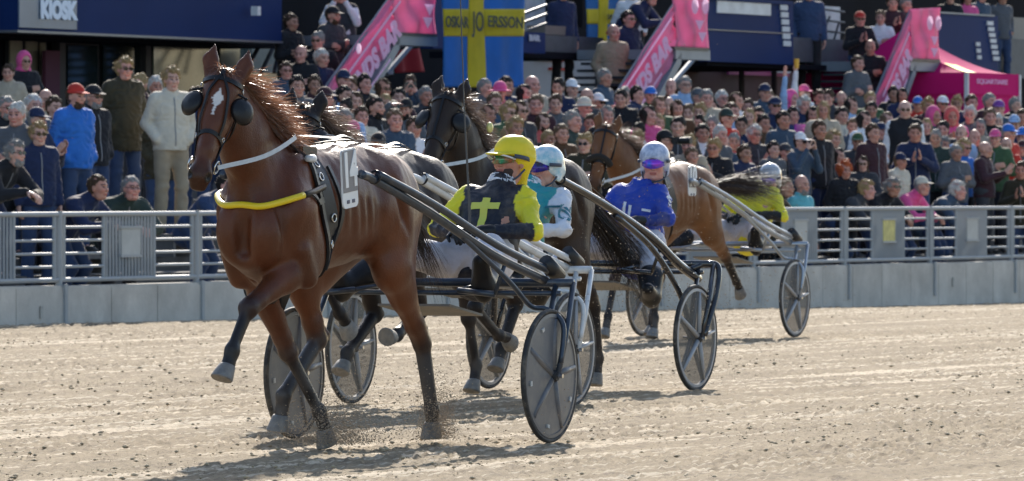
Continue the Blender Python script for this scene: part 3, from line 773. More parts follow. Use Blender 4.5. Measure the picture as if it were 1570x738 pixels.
def hand_prims(wr, d, palm, side, curl=.5, r=.0095):
    """wr wrist, d direction of the hand, palm = normal of the palm, side +1 left / -1 right"""
    d = Vector(d).normalized(); pn = Vector(palm); pn = (pn - d * pn.dot(d)).normalized(); w = d.cross(pn) * side; wr = Vector(wr)
    M = Matrix((d, w, pn)).transposed(); P = [E(wr + d * .048, (.052, .040, .017), .02, R=np.array(M)), C(wr - d * .02, wr + d * .02, .024, .024, .02, sq=(pn, .75))]
    for i, (o, ln) in enumerate(((.030, .070), (.010, .078), (-.010, .073), (-.029, .058))):
        a = wr + d * .085 + w * o; dd = d.copy(); 
        for j, f in enumerate((.45, .32, .27)):
            dd = (dd * cos(curl * (.7 + .25 * j)) + pn * sin(curl * (.7 + .25 * j))).normalized(); bq = a + dd * ln * f
            P.append(C(a, bq, r * (1 - .08 * j), r * (.93 - .08 * j), .005)); pn_ = pn; a = bq
    a = wr + d * .025 + w * .034; b_ = a + (d * .6 + w * .6 + pn * .35).normalized() * .040; c_ = b_ + (d * .85 + pn * (.3 + curl * .5)).normalized() * .034
    P += [C(a, b_, .0135, .0115, .012), C(b_, c_, .011, .009, .006)]
    return P

def std_pose(kind):
    J = dict(pelvis=(0, 0, .95), chest=(0, 0, 1.28), neck=(-.01, 0, 1.45), head=(.02, 0, 1.60), hf=(1, 0, -.03), sh=[(-.01, .165, 1.39), (-.01, -.165, 1.39)],
             hip=[(0, .09, .92), (0, -.09, .92)], kn=[(.03, .11, .50), (.03, -.11, .50)], an=[(-.02, .12, .09), (-.02, -.12, .09)], toe=[(.14, .14, .035), (.14, -.14, .035)],
             el=[(-.04, .215, 1.12), (-.04, -.215, 1.12)], wr=[(.05, .235, .88), (.05, -.235, .88)], hd=[(.2, 0, -1), (.2, 0, -1)], hp=[(0, -1, 0), (0, 1, 0)], curl=[.45, .45])
    if kind == 'crossed': J.update(el=[(.02, .26, 1.14), (.02, -.26, 1.14)], wr=[(.19, -.02, 1.17), (.21, .02, 1.22)], hd=[(-.1, -1, .1), (-.1, 1, .1)], hp=[(-1, 0, 0), (-1, 0, 0)], curl=[.3, .3])
    if kind == 'clap': J.update(el=[(.10, .25, 1.15), (.10, -.25, 1.15)], wr=[(.33, .05, 1.26), (.33, -.05, 1.24)], hd=[(.7, -.1, .9), (.7, .1, .8)], hp=[(0, -1, 0), (0, 1, 0)], curl=[.15, .15])
    if kind == 'phone': J.update(el=[(.18, .23, 1.22), (.18, -.23, 1.22)], wr=[(.24, .075, 1.50), (.24, -.075, 1.50)], hd=[(.15, -.2, 1), (.15, .2, 1)], hp=[(-.4, -1, 0), (-.4, 1, 0)], curl=[.5, .5])
    if kind == 'raised': J.update(el=[(-.03, .25, 1.13), (.06, -.24, 1.66)], wr=[(.06, .26, .89), (.07, -.22, 1.93)], hd=[(.2, 0, -1), (0, 0, 1)], hp=[(0, -1, 0), (1, 0, 0)], curl=[.45, .15])
    if kind == 'pocket': J.update(el=[(-.09, .25, 1.14), (-.07, -.25, 1.14)], wr=[(.07, .185, .965), (.08, -.18, .97)], hd=[(-.1, -1, -.5), (-.1, 1, -.5)], hp=[(-.4, -1, 0), (-.4, 1, 0)], curl=[.5, .5])
    if kind == 'brow': J.update(el=[(-.03, .25, 1.13), (.02, -.36, 1.52)], wr=[(.06, .26, .89), (.12, -.17, 1.66)], hd=[(.2, 0, -1), (-.1, 1, .1)], hp=[(0, -1, 0), (0, 0, -1)], curl=[.45, .15])
    if kind == 'lean': J.update(pelvis=(-.42, 0, .84), chest=(-.20, 0, 1.06), neck=(-.07, 0, 1.17), head=(.02, 0, 1.28), hf=(1, 0, .05), sh=[(-.14, .19, 1.10), (-.14, -.19, 1.10)],
                                hip=[(-.42, .09, .82), (-.42, -.09, .82)], kn=[(-.22, .12, .47), (-.22, -.12, .47)], an=[(-.38, .12, .09), (-.38, -.12, .09)], toe=[(-.22, .14, .035), (-.22, -.14, .035)],
                                el=[(.06, .27, .865), (.06, -.27, .865)], wr=[(.22, .06, .87), (.24, -.05, .90)], hd=[(1, -.3, -.35), (1, .3, -.3)], hp=[(0, 0, -1), (0, 0, -1)], curl=[.5, .5])
    return J
def body_prims(J, g=0.0, part='body'):
    P = []; up = Vector(J['chest']) - Vector(J['pelvis']); lat = Vector(J['sh'][0]) - Vector(J['sh'][1]); f = Vector(lat).cross(up).normalized(); f = tuple(f)
    V = Vector; pel, ch, nk = V(J['pelvis']), V(J['chest']), V(J['neck']); latn = lat.normalized()
    if part in ('body', 'top'):
        for s in (1, -1):
            P.append(C(pel + latn * .045 * s, ch + latn * .07 * s, .118 + g, .112 + g, .06, sq=(f, .92)))
        P.append(C(V(J['sh'][0]) * .92 + V(J['sh'][1]) * .08, V(J['sh'][1]) * .92 + V(J['sh'][0]) * .08, .060 + g, k=.07)); P.append(C(ch, nk, .10 + g, .055 + g, .06, sq=(f, .9)))
        for i in (0, 1):
            s, e, w = V(J['sh'][i]), V(J['el'][i]), V(J['wr'][i]); q = J.get('thin', 1.0)
            P.append(C(s, e, .056 * q + g, .044 * q + g, .035)); P.append(C(e, w if part == 'body' else e.lerp(w, .93), .042 * q + g, .030 * q + g * .8, .02))
    if part in ('body', 'legs'):
        P.append(C(V(J['hip'][0]) + V((0, 0, .05)), V(J['hip'][1]) + V((0, 0, .05)), .105 + g, k=.05)); P.append(C(pel, pel + up * .12, .115 + g, .10 + g, .05))
        for i in (0, 1):
            h, k_, a = V(J['hip'][i]), V(J['kn'][i]), V(J['an'][i])
            P.append(C(h, k_, .088 + g, .058 + g, .04)); P.append(C(k_, a, .056 + g, .040 + g * 1.6, .03))
            if part == 'body': P.append(C(a, J['toe'][i], .035, .028, .03))
    if part == 'body': P.append(C(V(J['neck']) - up.normalized() * .03, V(J['head']) - V(J['hf']) * .02 - V((0, 0, .05)), .056, .052, .03))
    return P
def head_M(J, v=0):
    return frame(J['hf'], J.get('hu', (0, 0, 1)), J['head']) @ HS[v]
def body_mesh(J, voxb=.024, voxh=.007, hands=True, hv=.006, v=0):
    P = body_prims(J); V, F = sdf_mesh(P, voxb, 1); c = np.ones((len(V), 3))
    V2, F2 = sdf_mesh(head_prims(), voxh, 0); V2 = relax(V2, F2, 1) if voxh > .006 else V2; c2 = head_cols(V2)
    M = np.array(head_M(J, v)); V2 = V2 @ M[:3, :3].T + M[:3, 3]
    parts = [(V, F, c), (V2, F2, c2)]
    if hands:
        for i in (0, 1):
            V3, F3 = sdf_mesh(hand_prims(J['wr'][i], J['hd'][i], J['hp'][i], 1 if i == 0 else -1, J['curl'][i]), hv, 0); parts.append((V3, F3, None))
    V, F, c = joinm(parts); return mesh_from('person_body', V, F, True, c)
def top_mesh(J, g=.024, vox=.013, collar=True, hood=False, amp=.0045, nosleeve=False, freq=27, hem=.10):
    P = body_prims(J, g, 'top')
    if nosleeve: P = P[:4]
    up = (Vector(J['chest']) - Vector(J['pelvis'])).normalized(); pel = Vector(J['pelvis'])
    P.append(C(pel + up * .05, pel - up * hem, .128 + g, .132 + g, .04, sq=(tuple((Vector(J['sh'][0]) - Vector(J['sh'][1])).normalized()), 1.25)))
    nk = Vector(J['neck'])
    if collar: P.append(C(nk - up * .03, nk + up * .035, .082, .078, .03)); P.append(C(nk + up * .01, nk + up * .12, .060, .064, .01, neg=True))
    if hood: P.append(E(nk + Vector((-.10, 0, -.02)), (.075, .12, .06), .03))
    V, F = sdf_mesh(P, vox, 1, clip=[(2, 1, pel.z - hem + .012)] if abs(up.z) > .98 else None); V = wrinkle(V, F, amp, freq); return mesh_from('jacket', V, F, True)
def leg_mesh(J, g=.018, vox=.017, amp=.006):
    V, F = sdf_mesh(body_prims(J, g, 'legs'), vox, 1); V = wrinkle(V, F, amp, 13); return mesh_from('trousers', V, F, True)
def shoe_mesh(J):
    out = []
    for i in (0, 1):
        a, t = Vector(J['an'][i]), Vector(J['toe'][i]); V, F = sdf_mesh([C(a - Vector((0, 0, .03)), t, .046, .036, .03), C(a, a + Vector((0, 0, .04)), .048, .05, .02)], .016, 1); out.append(mesh_from('shoe', V, F, True))
    return out

def hair_mesh(kind):
    base = [E((-.016, 0, .036), (.103, .085, .094), .02)]
    cut = [E((.098, 0, -.035), (.066, .074, .092), .02, neg=True)]
    amp, fq = .005, 75
    if kind == 'short': P = base + [E((-.05, 0, -.03), (.055, .072, .06), .02)] + cut
    elif kind == 'thick': P = base + [E((.015, 0, .080), (.080, .074, .040), .02), E((-.05, 0, -.02), (.06, .08, .07), .02)] + cut; amp, fq = .009, 60
    elif kind == 'fringe': P = [E((-.03, 0, .0), (.082, .086, .05), .02), E((.098, 0, -.02), (.075, .09, .12), .02, neg=True), E((.0, 0, .10), (.085, .06, .06), .01, neg=True)]
    elif kind == 'long': P = base + [C((-.06, 0, .0), (-.06, 0, -.20), .085, .06, .03, sq=((1, 0, 0), .6)), C((-.01, .078, .0), (.0, .085, -.20), .028, .022, .03), C((-.01, -.078, .0), (.0, -.085, -.20), .028, .022, .03)] + cut; amp, fq = .008, 45
    elif kind == 'curly': P = base + [E((-.03, 0, .04), (.115, .108, .105), .03), E((-.05, 0, -.05), (.08, .10, .08), .02)] + cut; amp, fq = .014, 50
    elif kind == 'bob': P = base + [C((-.03, .07, .0), (-.01, .075, -.085), .035, .033, .03), C((-.03, -.07, .0), (-.01, -.075, -.085), .035, .033, .03), C((-.07, 0, 0), (-.06, 0, -.09), .06, .05, .03)] + cut; amp, fq = .006, 50
    V, F = sdf_mesh(P, .008, 1); N = vnormals(V, F); V = V + N * (amp * wnoise(V * np.array([.7, 1, .5]), fq))[:, None]
    ok_ = np.where((V[:, 2] > -.02) & (N[:, 2] > -.4) & ((V[:, 0] < .06) | (V[:, 2] > .07)))[0]; pk = nrg.choice(ok_, min(420, len(ok_)), replace=False)
    dr = N[pk] * .7 + nrg.normal(size=(len(pk), 3)) * .35 + np.array([-.25, 0, -.1 if kind != 'thick' else .25]); dr /= np.linalg.norm(dr, axis=1)[:, None]
    ln = {'curly': .034, 'thick': .030, 'long': .03, 'bob': .022, 'short': .016, 'fringe': .014}[kind] * nrg.uniform(.5, 1.3, len(pk)); sd_ = np.cross(dr, nrg.normal(size=(len(pk), 3))); sd_ /= np.linalg.norm(sd_, axis=1)[:, None]
    A_ = V[pk] - N[pk] * .003; T_ = A_ + dr * ln[:, None]; T_[:, 2] -= ln * .2; V2 = np.stack([A_ - sd_ * .0035, A_ + sd_ * .0035, T_ + sd_ * .0012, T_ - sd_ * .0012], 1).reshape(-1, 3)
    F2 = len(V) + np.arange(len(V2)).reshape(-1, 4)
    return mesh_from('hair', np.concatenate([V, V2]), np.concatenate([F, F2]), True)
def cap_mesh(kind):
    if kind == 'cap':
        P = [E((-.012, 0, .045), (.105, .087, .090), .01), C((.06, -.03, .045), (.155, -.02, .030), .05, .035, .02, sq=((0, 0, 1), .12)), C((.06, .03, .045), (.155, .02, .030), .05, .035, .02, sq=((0, 0, 1), .12))]
        V, F = sdf_mesh(P, .007, 1, clip=[(2, 1, .028)])
    elif kind == 'hat':
        P = [E((-.01, 0, .06), (.104, .09, .085), .01), E((-.005, 0, .030), (.165, .150, .012), .015)]; V, F = sdf_mesh(P, .007, 1, clip=[(2, 1, .012)])
    elif kind == 'hood':
        P = [E((-.03, 0, .02), (.125, .115, .135), .02), E((-.05, 0, -.11), (.11, .12, .07), .03), E((.10, 0, -.01), (.10, .078, .10), .02, neg=True)]; V, F = sdf_mesh(P, .008, 1)
    elif kind == 'beanie':
        P = [E((-.012, 0, .050), (.104, .088, .095), .01), C((.02, 0, .02), (-.03, 0, .02), .092, .092, .01)]; V, F = sdf_mesh(P, .007, 1, clip=[(2, 1, .012)])
    return mesh_from(kind, V, F, True)
def glasses_mesh(dark=True):
    m = MB()
    for s in (1, -1):
        poly = [(s * .030 + .026 * cos(a), .002 + .019 * sin(a)) for a in [i * pi / 5 for i in range(10)]]
        if dark: m.prism([(p[0], p[1]) for p in poly], -.104, -.098, Matrix.Rotation(pi / 2, 4, 'Z'))
        else: m.tube([(.101, p[0], p[1]) for p in poly + poly[:1]], .0022, 4)
        m.tube([(.100, s * .055, .006), (.0, s * .082, .008)], .0028, 4)
    m.tube([(.104, -.008, .006), (.104, .008, .006)], .003, 4)
    me = mesh_from('glasses', m.v, m.f, False); bm = bmesh.new(); bm.from_mesh(me); bmesh.ops.recalc_face_normals(bm, faces=bm.faces); bm.to_mesh(me); bm.free(); return me
def beard_mesh():
    P = [E((.045, 0, -.075), (.060, .062, .058), .02), E((.10, 0, -.030), (.035, .05, .030), .01, neg=True), C((.09, -.018, -.066), (.09, .018, -.066), .008, k=.006, neg=True)]
    V, F = sdf_mesh(P, .008, 1); N = vnormals(V, F); V = V + N * (.004 * wnoise(V, 80))[:, None]; return mesh_from('beard', V, F, True)

POSE = {}
def pose(k):
    if k not in POSE:
        J = std_pose(k); POSE[k] = dict(J=J, body=[body_mesh(J, v=q) for q in range(4)], legs=leg_mesh(J), shoes=shoe_mesh(J), H=[head_M(J, q) for q in range(4)])
        m = MB(); bv_ = None
        POSE[k]['jacket'] = top_mesh(J); bm_ = bmesh.new(); bm_.from_mesh(POSE[k]['jacket']); bv_ = BVHTree.FromBMesh(bm_); bm_.free()
        up = (Vector(J['chest']) - Vector(J['pelvis'])).normalized(); fw_ = Vector((0, 1, 0)).cross(up) if False else up.cross(Vector((0, -1, 0))); P_ = []
        for i in range(14):
            p_ = Vector(J['pelvis']) - up * .04 + up * (.50 * i / 13); h_ = bv_.ray_cast(p_ + fw_ * .5, -fw_)
            if h_[0] is not None and (h_[0] - p_).length < .24: P_.append(h_[0] + fw_ * .003)
        if len(P_) > 3: m.ribbon(P_, [fw_] * len(P_), .012, .003)
        POSE[k]['zip'] = mesh_from('zip', m.v, m.f, False) if len(P_) > 3 else None
    return POSE[k]
def top_of(p, kind):
    if kind not in p:
        J = p['J']; p[kind] = {'hoodie': lambda: top_mesh(J, .028, hood=True, collar=False, amp=.009), 'shirt': lambda: top_mesh(J, .013, amp=.004, freq=20),
                               'coat': lambda: top_mesh(J, .030, hem=.25, amp=.008), 'vest': lambda: top_mesh(J, .030, nosleeve=True, amp=.010, freq=9)}[kind]()
    return p[kind]
HM = {}
def hm(k):
    if k not in HM:
        HM[k] = hair_mesh(k) if k in ('short', 'thick', 'fringe', 'long', 'curly', 'bob') else cap_mesh(k) if k in ('cap', 'hat', 'hood', 'beanie') else glasses_mesh(True) if k == 'shades' else glasses_mesh(False) if k == 'specs' else beard_mesh()
    return HM[k]
shade_m = mat('sunglass_lens', (.006, .006, .008), rough=.12, spec=.8); frame_m = mat('glasses_frame', (.03, .03, .03), rough=.3)

HN = dict(short='haired', thick='haired', fringe='balding', long='long haired', curly='curly haired', bob='bob haired')
def describe(e):
    a = []
    if e['hat']: a.append({'cap': 'capped', 'hat': 'hatted', 'hood': 'hooded', 'beanie': 'beanie wearing'}[e['hat']] if 0 else '')
    return a
def person(e, body_pose, top_kind, sc, loc, rz):
    p = pose(body_pose)
    hv_ = e['hv']; r = ob('person', p['body'][hv_], skinm(e['skin']), None, loc, (0, 0, rz)); r.scale = (sc * e['w'] * .96, sc * e['w'] * .96, sc)
    ob({'jacket': 'jacket', 'hoodie': 'hoodie', 'shirt': 'shirt', 'coat': 'coat', 'vest': 'shirt'}[top_kind], top_of(p, 'shirt' if top_kind == 'vest' else top_kind), cloth(e['top2'] if top_kind == 'vest' else e['top']), r)
    if top_kind in ('jacket', 'coat') and p['zip'] is not None and top_kind == 'jacket' and e['d'] < 4.5: ob('zip', p['zip'], mat('zip_grey', (.22, .22, .23), rough=.4), r)
    if top_kind == 'vest': ob('vest', top_of(p, 'vest'), cloth(e['top']), r)
    ob('trousers', p['legs'], cloth(e['legs']), r); [ob('shoe', q_, mat('shoe_dark', (.03, .028, .027), rough=.6), r) for q_ in p['shoes']]
    def hp(nm, me, m_):
        o = ob(nm, me, m_, r); o.matrix_local = p['H'][hv_]; return o
    if e['hair']: hp('hair', hm(e['hair']), hairm(e['hc']))
    if e['hat']: hp({'cap': 'cap', 'hat': 'hat', 'hood': 'hood', 'beanie': 'beanie'}[e['hat']], hm(e['hat']), cloth(e['hatc']))
    if e['gl'] == 'S': hp('sunglasses', hm('shades'), shade_m)
    if e['gl'] == 'G': hp('spectacles', hm('specs'), frame_m)
    if e['beard']: hp('beard', hm('beard'), hairm(e['hc'] if e['hc'] != 'white' else 'grey'))
    if e['prop'] == 'phone':
        o = MB().box((.25, 0, 1.60), (.012, .15, .075)).build('mobile_phone', frame_m); o.matrix_world = r.matrix_world if False else Matrix.Translation(loc) @ Matrix.Rotation(rz, 4, 'Z') @ Matrix.Diagonal((sc, sc, sc, 1))
        tag(o, 'dark phone held up by the ' + e['short'], 'phone')
    if e['prop'] == 'binocular':
        m = MB(); 
        for s in (1, -1): m.tube([(.12, .033 * s, 1.605), (.19, .034 * s, 1.60), (.26, .036 * s, 1.598)], [.02, .024, .033], 12)
        m.box((.17, 0, 1.605), (.06, .04, .02)); o = m.build('binoculars', mat('black_rubber', (.015, .015, .016), rough=.5), auto=40)
        o.matrix_world = Matrix.Translation(loc) @ Matrix.Rotation(rz, 4, 'Z') @ Matrix.Diagonal((sc, sc, sc, 1)); tag(o, 'black binoculars held to the eyes of the ' + e['short'], 'binoculars')
    if e['prop'] == 'camera':
        m = MB(); m.box((.17, 0, 1.60), (.07, .13, .09)); m.tube([(.2, 0, 1.60), (.36, 0, 1.60)], [.038, .045], 14); o = m.build('camera', mat('black_rubber', (.015, .015, .016), rough=.5), auto=40)
        o.matrix_world = Matrix.Translation(loc) @ Matrix.Rotation(rz, 4, 'Z') @ Matrix.Diagonal((sc, sc, sc, 1)); tag(o, 'black long-lensed camera aimed by the ' + e['short'], 'camera')
    if e['prop'] == 'beer':
        m = MB(); m.lathe([(.0001, 1.98), (.033, 1.98), (.042, 2.12), (.0001, 2.12)], 16, Matrix.Translation((.10, -.22, 0))); o = m.build('beer_cup', mat('beer_amber', (.75, .42, .06), rough=.2), auto=50)
        o.matrix_world = Matrix.Translation(loc) @ Matrix.Rotation(rz, 4, 'Z') @ Matrix.Diagonal((sc, sc, sc, 1)); tag(o, 'plastic cup of beer held high over the crowd', 'cup')
    return r

# px,py (head centre in the photo), head code, top colour+kind, flags
# head code: <style><colour>  styles s short t thick f fringe(bald) l long c curly b bob n none ; hats: C cap H hat O hood B beanie
CROWD = '''
37 95 O:pink black crossed S d=8.6
13 112 s:brown beige pocket - d=8
190 106 t:blond olive.coat pocket S z=1 d=2.6 y=25
115 148 C:red blue.hoodie pocket B:brown z=1 d=1.7 legs=denim y=40
142 149 C:black black pocket SB:grey z=1 d=2.4
262 122 t:blond cream pocket - z=1 d=2.0 legs=khaki y=20
215 130 s:grey maroon down - -
238 134 s:white grey down - -
9 166 s:grey black down SB:grey d=2.2
50 163 s:white grey down - -
70 154 f:brown beige down - -
27 176 s:white grey down - -
82 166 s:brown grey down - -
98 182 l:brownish black down - d=2.6
55 184 C:navy navy down - d=1.9
58 206 t:blond navy down S d=.95 y=20
22 236 t:grey black lean SB:grey d=.55 z=1 y=45
148 288 s:brown navy lean - d=.5 z=1 y=55 w=1.1
200 289 s:grey darkgreen lean G d=.5 z=1 y=25
246 160 s:brown olive.coat down - d=3.2
300 150 s:grey navy down - -
330 160 s:brown black down - -
345 285 s:dark denim lean - d=.5 z=1
395 150 s:brownish grey down - -
410 175 s:dark black down - -
445 35 s:brown black.coat down - d=9.6 z=1 top2=blue
523 -8 s:brown charcoal.vest phone - d=9.4 z=1 top2=white
509 24 C:black charcoal crossed B:brown d=9.0 z=1
488 63 s:grey black pocket S d=8.9 z=1
462 84 f:grey black down - d=8.8 z=1
492 90 s:white navy down - d=8.6 z=1
438 109 s:brown slate down S d=8.3 z=1
481 131 s:brown maroon down - -
455 133 s:dark grey down - -
497 151 C:maroon grey down - -
503 165 s:grey charcoal down - -
526 124 C:navy navy down - -
540 133 t:brownish grey down - -
558 129 s:dark black down - -
527 147 s:dark slate down - -
531 169 s:dark lightblue down G -
546 157 b:brown beige down - -
587 137 l:brown darkgreen down S -
629 131 s:grey slate phone - p=phone
612 150 s:dark maroon down - -
574 165 s:dark black down B:dark d=2.9 y=50
554 179 s:brown cream down - -
623 168 C:black grey brow B:dark d=3.1
507 192 f:blond beige down S d=.9
542 203 C:pink grey down - d=1.2
528 186 s:grey grey down - -
480 178 l:blond grey down - -
580 221 C:black black down - d=.7
634 196 s:brown white down - d=1.6
652 148 s:grey charcoal down - -
668 165 s:brown navy down - -
605 185 s:brownish slate down - -
590 160 b:blond grey down - -
742 136 s:grey grey down - -
767 143 H:pink pink down - -
775 133 s:dark navy down - -
815 131 f:grey beige down - -
803 145 b:black maroon down - -
808 168 l:grey pink down - -
856 135 s:dark navy down - -
876 137 C:white darkgreen down - -
899 151 f:brown charcoal down - -
925 120 s:grey slate pocket - d=7.6 z=1 y=60
895 166 H:cream grey down - -
916 158 C:white navy down S d=4.0
852 160 s:grey grey down - -
822 161 s:brownish maroon down - -
850 177 s:grey lightblue down B:white d=3.4
778 174 t:blond grey down S -
797 171 b:brown charcoal down S -
832 188 b:brown coral clap B:brown d=2.6
789 196 t:blond grey down - -
779 208 b:blond cream down - d=1.7
876 187 s:grey darkgreen down - d=1.7 y=60
897 221 t:blond olive down S d=.9
758 158 s:brownish slate down - -
748 176 l:brown grey down - -
812 205 s:dark black down - -
840 215 s:blond grey down - -
905 190 s:brown black down - -
860 206 s:brownish brown down - -
930 178 l:grey black down - -
952 152 s:dark black down - -
957 147 s:grey black down - -
975 146 s:dark navy down - y=60
997 147 C:blue green down - -
1029 135 f:grey black down - -
1049 131 s:grey navy down G -
1069 149 C:grey maroon down G -
1106 152 s:white black down G -
1083 152 s:grey beige down - -
1090 164 s:dark black down - -
1010 163 b:brownish green down - -
1026 163 f:grey charcoal down - d=4.6 top2=white
1038 168 l:brown brown down - -
1055 174 s:brownish green down - -
1073 173 t:blond olive down - -
1009 190 l:blond maroon down - -
1113 182 C:darkgreen red down - -
980 204 s:dark slate down - -
978 216 t:blond grey down - d=1.3
1018 216 C:black black down S d=.9 y=65 p=camera
1077 205 s:dark white down - -
1056 223 t:blond beige down - d=.95
1095 228 t:blond black down G d=.9
1110 222 f:grey slate down - d=1.4
1103 208 s:white grey down - -
1072 190 b:dark beige down - -
1092 193 s:grey black down - -
993 178 l:dark pink down - -
1040 195 s:dark charcoal down - -
1128 156 l:brown white down - -
1147 165 s:brown slate down - -
1120 172 s:grey lightblue down - -
1162 178 s:dark darkgreen down S -
1172 143 C:navy slate down - -
1179 152 b:brownish slate down - -
1188 163 C:navy navy pocket S d=4.4 w=1.1
1213 153 O:pink lightblue raised - -
1232 143 C:pink white raised - p=beer
1232 162 t:white navy down - -
1245 177 b:dark grey clap - -
1262 170 l:blond grey down - -
1256 151 s:brown grey down - -
1271 151 s:brown charcoal down - -
1289 154 f:grey black down - -
1289 180 s:dark darkgreen down - -
1137 193 s:dark navy clap - -
1156 207 t:white charcoal clap G d=1.9
1185 230 s:dark grey down - d=1.2
1203 234 C:charcoal black down - d=1.4
1226 218 C:white slate phone S d=1.0 p=binocular y=45
1276 214 t:blond grey down - d=1.7
1125 218 s:grey coral down - -
1140 236 s:brown navy down - d=.9
1202 288 s:brownish olive lean - d=.5 z=1
1228 284 n:grey plaid down B:grey d=.55 z=1
1304 163 l:dark lightblue down - -
1334 154 s:grey green down - -
1336 169 s:dark slate down - -
1324 185 b:dark white down - -
1315 218 C:green charcoal down - -
1285 240 b:dark charcoal down - d=1.3
1295 262 c:ginger black.coat pocket - d=.75 y=25
1323 252 l:brown charcoal crossed S d=1.2
1341 226 C:black blue down B:dark d=1.6 y=55
1379 248 C:navy cream.hoodie down - d=1.1 y=55
1327 292 t:blond charcoal lean - d=.5 z=1
1367 288 t:grey black lean S d=.48 z=1 y=45
1412 286 C:cream pink lean - d=.5 z=1 y=60
1387 169 f:blond black.vest down S d=1.9 top2=white z=1 w=1.14
1477 228 c:blond blue down S d=1.4
1509 230 n:grey maroon clap - d=1.0 y=70 w=1.12
1543 224 f:blond red clap B:brown d=1.25 y=10
1467 293 t:white slate lean - d=.5 z=1 y=70
1446 223 t:grey charcoal down - -
1435 213 s:grey darkgreen down - -
1566 262 s:brown olive down - d=.6 z=1
1568 228 C:maroon grey down - d=1.5
1494 212 f:grey black down - -
1526 213 C:pink green down - -
1545 205 C:blue navy down - -
1568 210 C:blue grey down - -
1369 145 s:dark black down - -
1383 147 b:black navy down - -
1407 161 C:blue red down - -
1422 164 t:blond maroon down - -
1445 160 C:white black down S -
1467 160 t:blond green down - -
1489 158 s:brown navy down - -
1516 156 s:grey maroon down - -
1531 167 C:purple slate down - -
1555 162 s:grey black down - -
1487 177 t:white grey down - -
1431 179 O:pink grey down - -
1459 180 O:coral black down - -
1446 199 s:dark charcoal down - -
1474 206 f:grey navy down - -
1518 180 s:brownish black down - -
1502 196 b:grey beige down - -
1529 187 s:white blue down - -
1555 191 C:lightblue navy down - -
1566 181 s:brown green down - -
1337 205 s:brown maroon down - -
1350 202 C:navy charcoal down - -
1359 185 b:brownish purple down - -
1291 178 s:dark black down - -
1308 195 s:brownish slate down - -
1403 205 s:brown navy down - -
1420 195 b:blond black down - -
1465 235 s:grey grey down - -
1255 200 s:brown black down - -
1170 190 s:grey brown down - -
1148 180 b:blond grey down - -
1200 185 s:dark slate down - -
1215 178 s:grey denim down - -
1060 240 s:brownish grey down - d=.8
1318 30 C:red black down S d=9.4 z=1
1350 28 s:brownish white down - d=9.6 z=1
1334 74 n:grey black down - d=8.9 z=1
1314 98 s:brown grey crossed - d=8.6 z=1
1368 6 s:brown maroon down - d=9.6 z=1
1388 8 s:grey charcoal down - d=9.5 z=1
940 51 f:ginger khaki pocket - d=9.2 z=1
962 30 s:dark navy down S d=9.5 z=1 top2=blue
968 -12 s:brown white down - d=9.8 z=1
996 -4 s:brown navy lean - d=9.3 z=1
1456 -4 s:brown black down - d=10 z=1
1481 -2 l:dark pink down - d=10.2 z=1
1503 -6 s:grey slate down - d=10.1 z=1
1535 -3 s:dark grey down - d=10.3 z=1
1240 -10 s:dark denim down - d=10 z=1
862 -10 s:dark navy down - d=10.2 z=1
'''
STY = dict(s='short', t='thick', f='fringe', l='long', c='curly', b='bob')
PL_ = [(-50, 75, 'under the kiosk letters'), (75, 170, 'near the railing end of the kiosk'), (170, 300, 'before the kiosk glass doors'), (300, 430, 'behind the lead horse head'),
       (430, 520, 'at the foot of the first pink staircase'), (520, 605, 'below the first pink banner'), (605, 680, 'under the red cloth'), (680, 760, 'below the large flag'), (760, 840, 'behind the yellow driver cap'),
       (840, 930, 'before the beige sweater man'), (930, 1000, 'below the second pink banner'), (1000, 1080, 'before the dark maroon wall'), (1080, 1150, 'behind the bay horse rump'),
       (1150, 1215, 'below the navy balcony front'), (1215, 1275, 'around the purple placard'), (1275, 1345, 'before the third pink staircase'), (1345, 1410, 'around the black vest man'),
       (1410, 1470, 'before the pink tent side'), (1470, 1530, 'before the tent lettering'), (1530, 1700, 'by the tent corner')]
CN = dict(lightblue='light blue', darkgreen='dark green', plaid='blue plaid', slate='slate blue')
hood_words = dict(C='cap', H='hat', O='hood', B='beanie')
used_pos = []; used_lab = {}
rp = random.Random(3)
bench_m = mat('bench_grey', (.16, .15, .14), rough=.8, var=.2)
benches = []
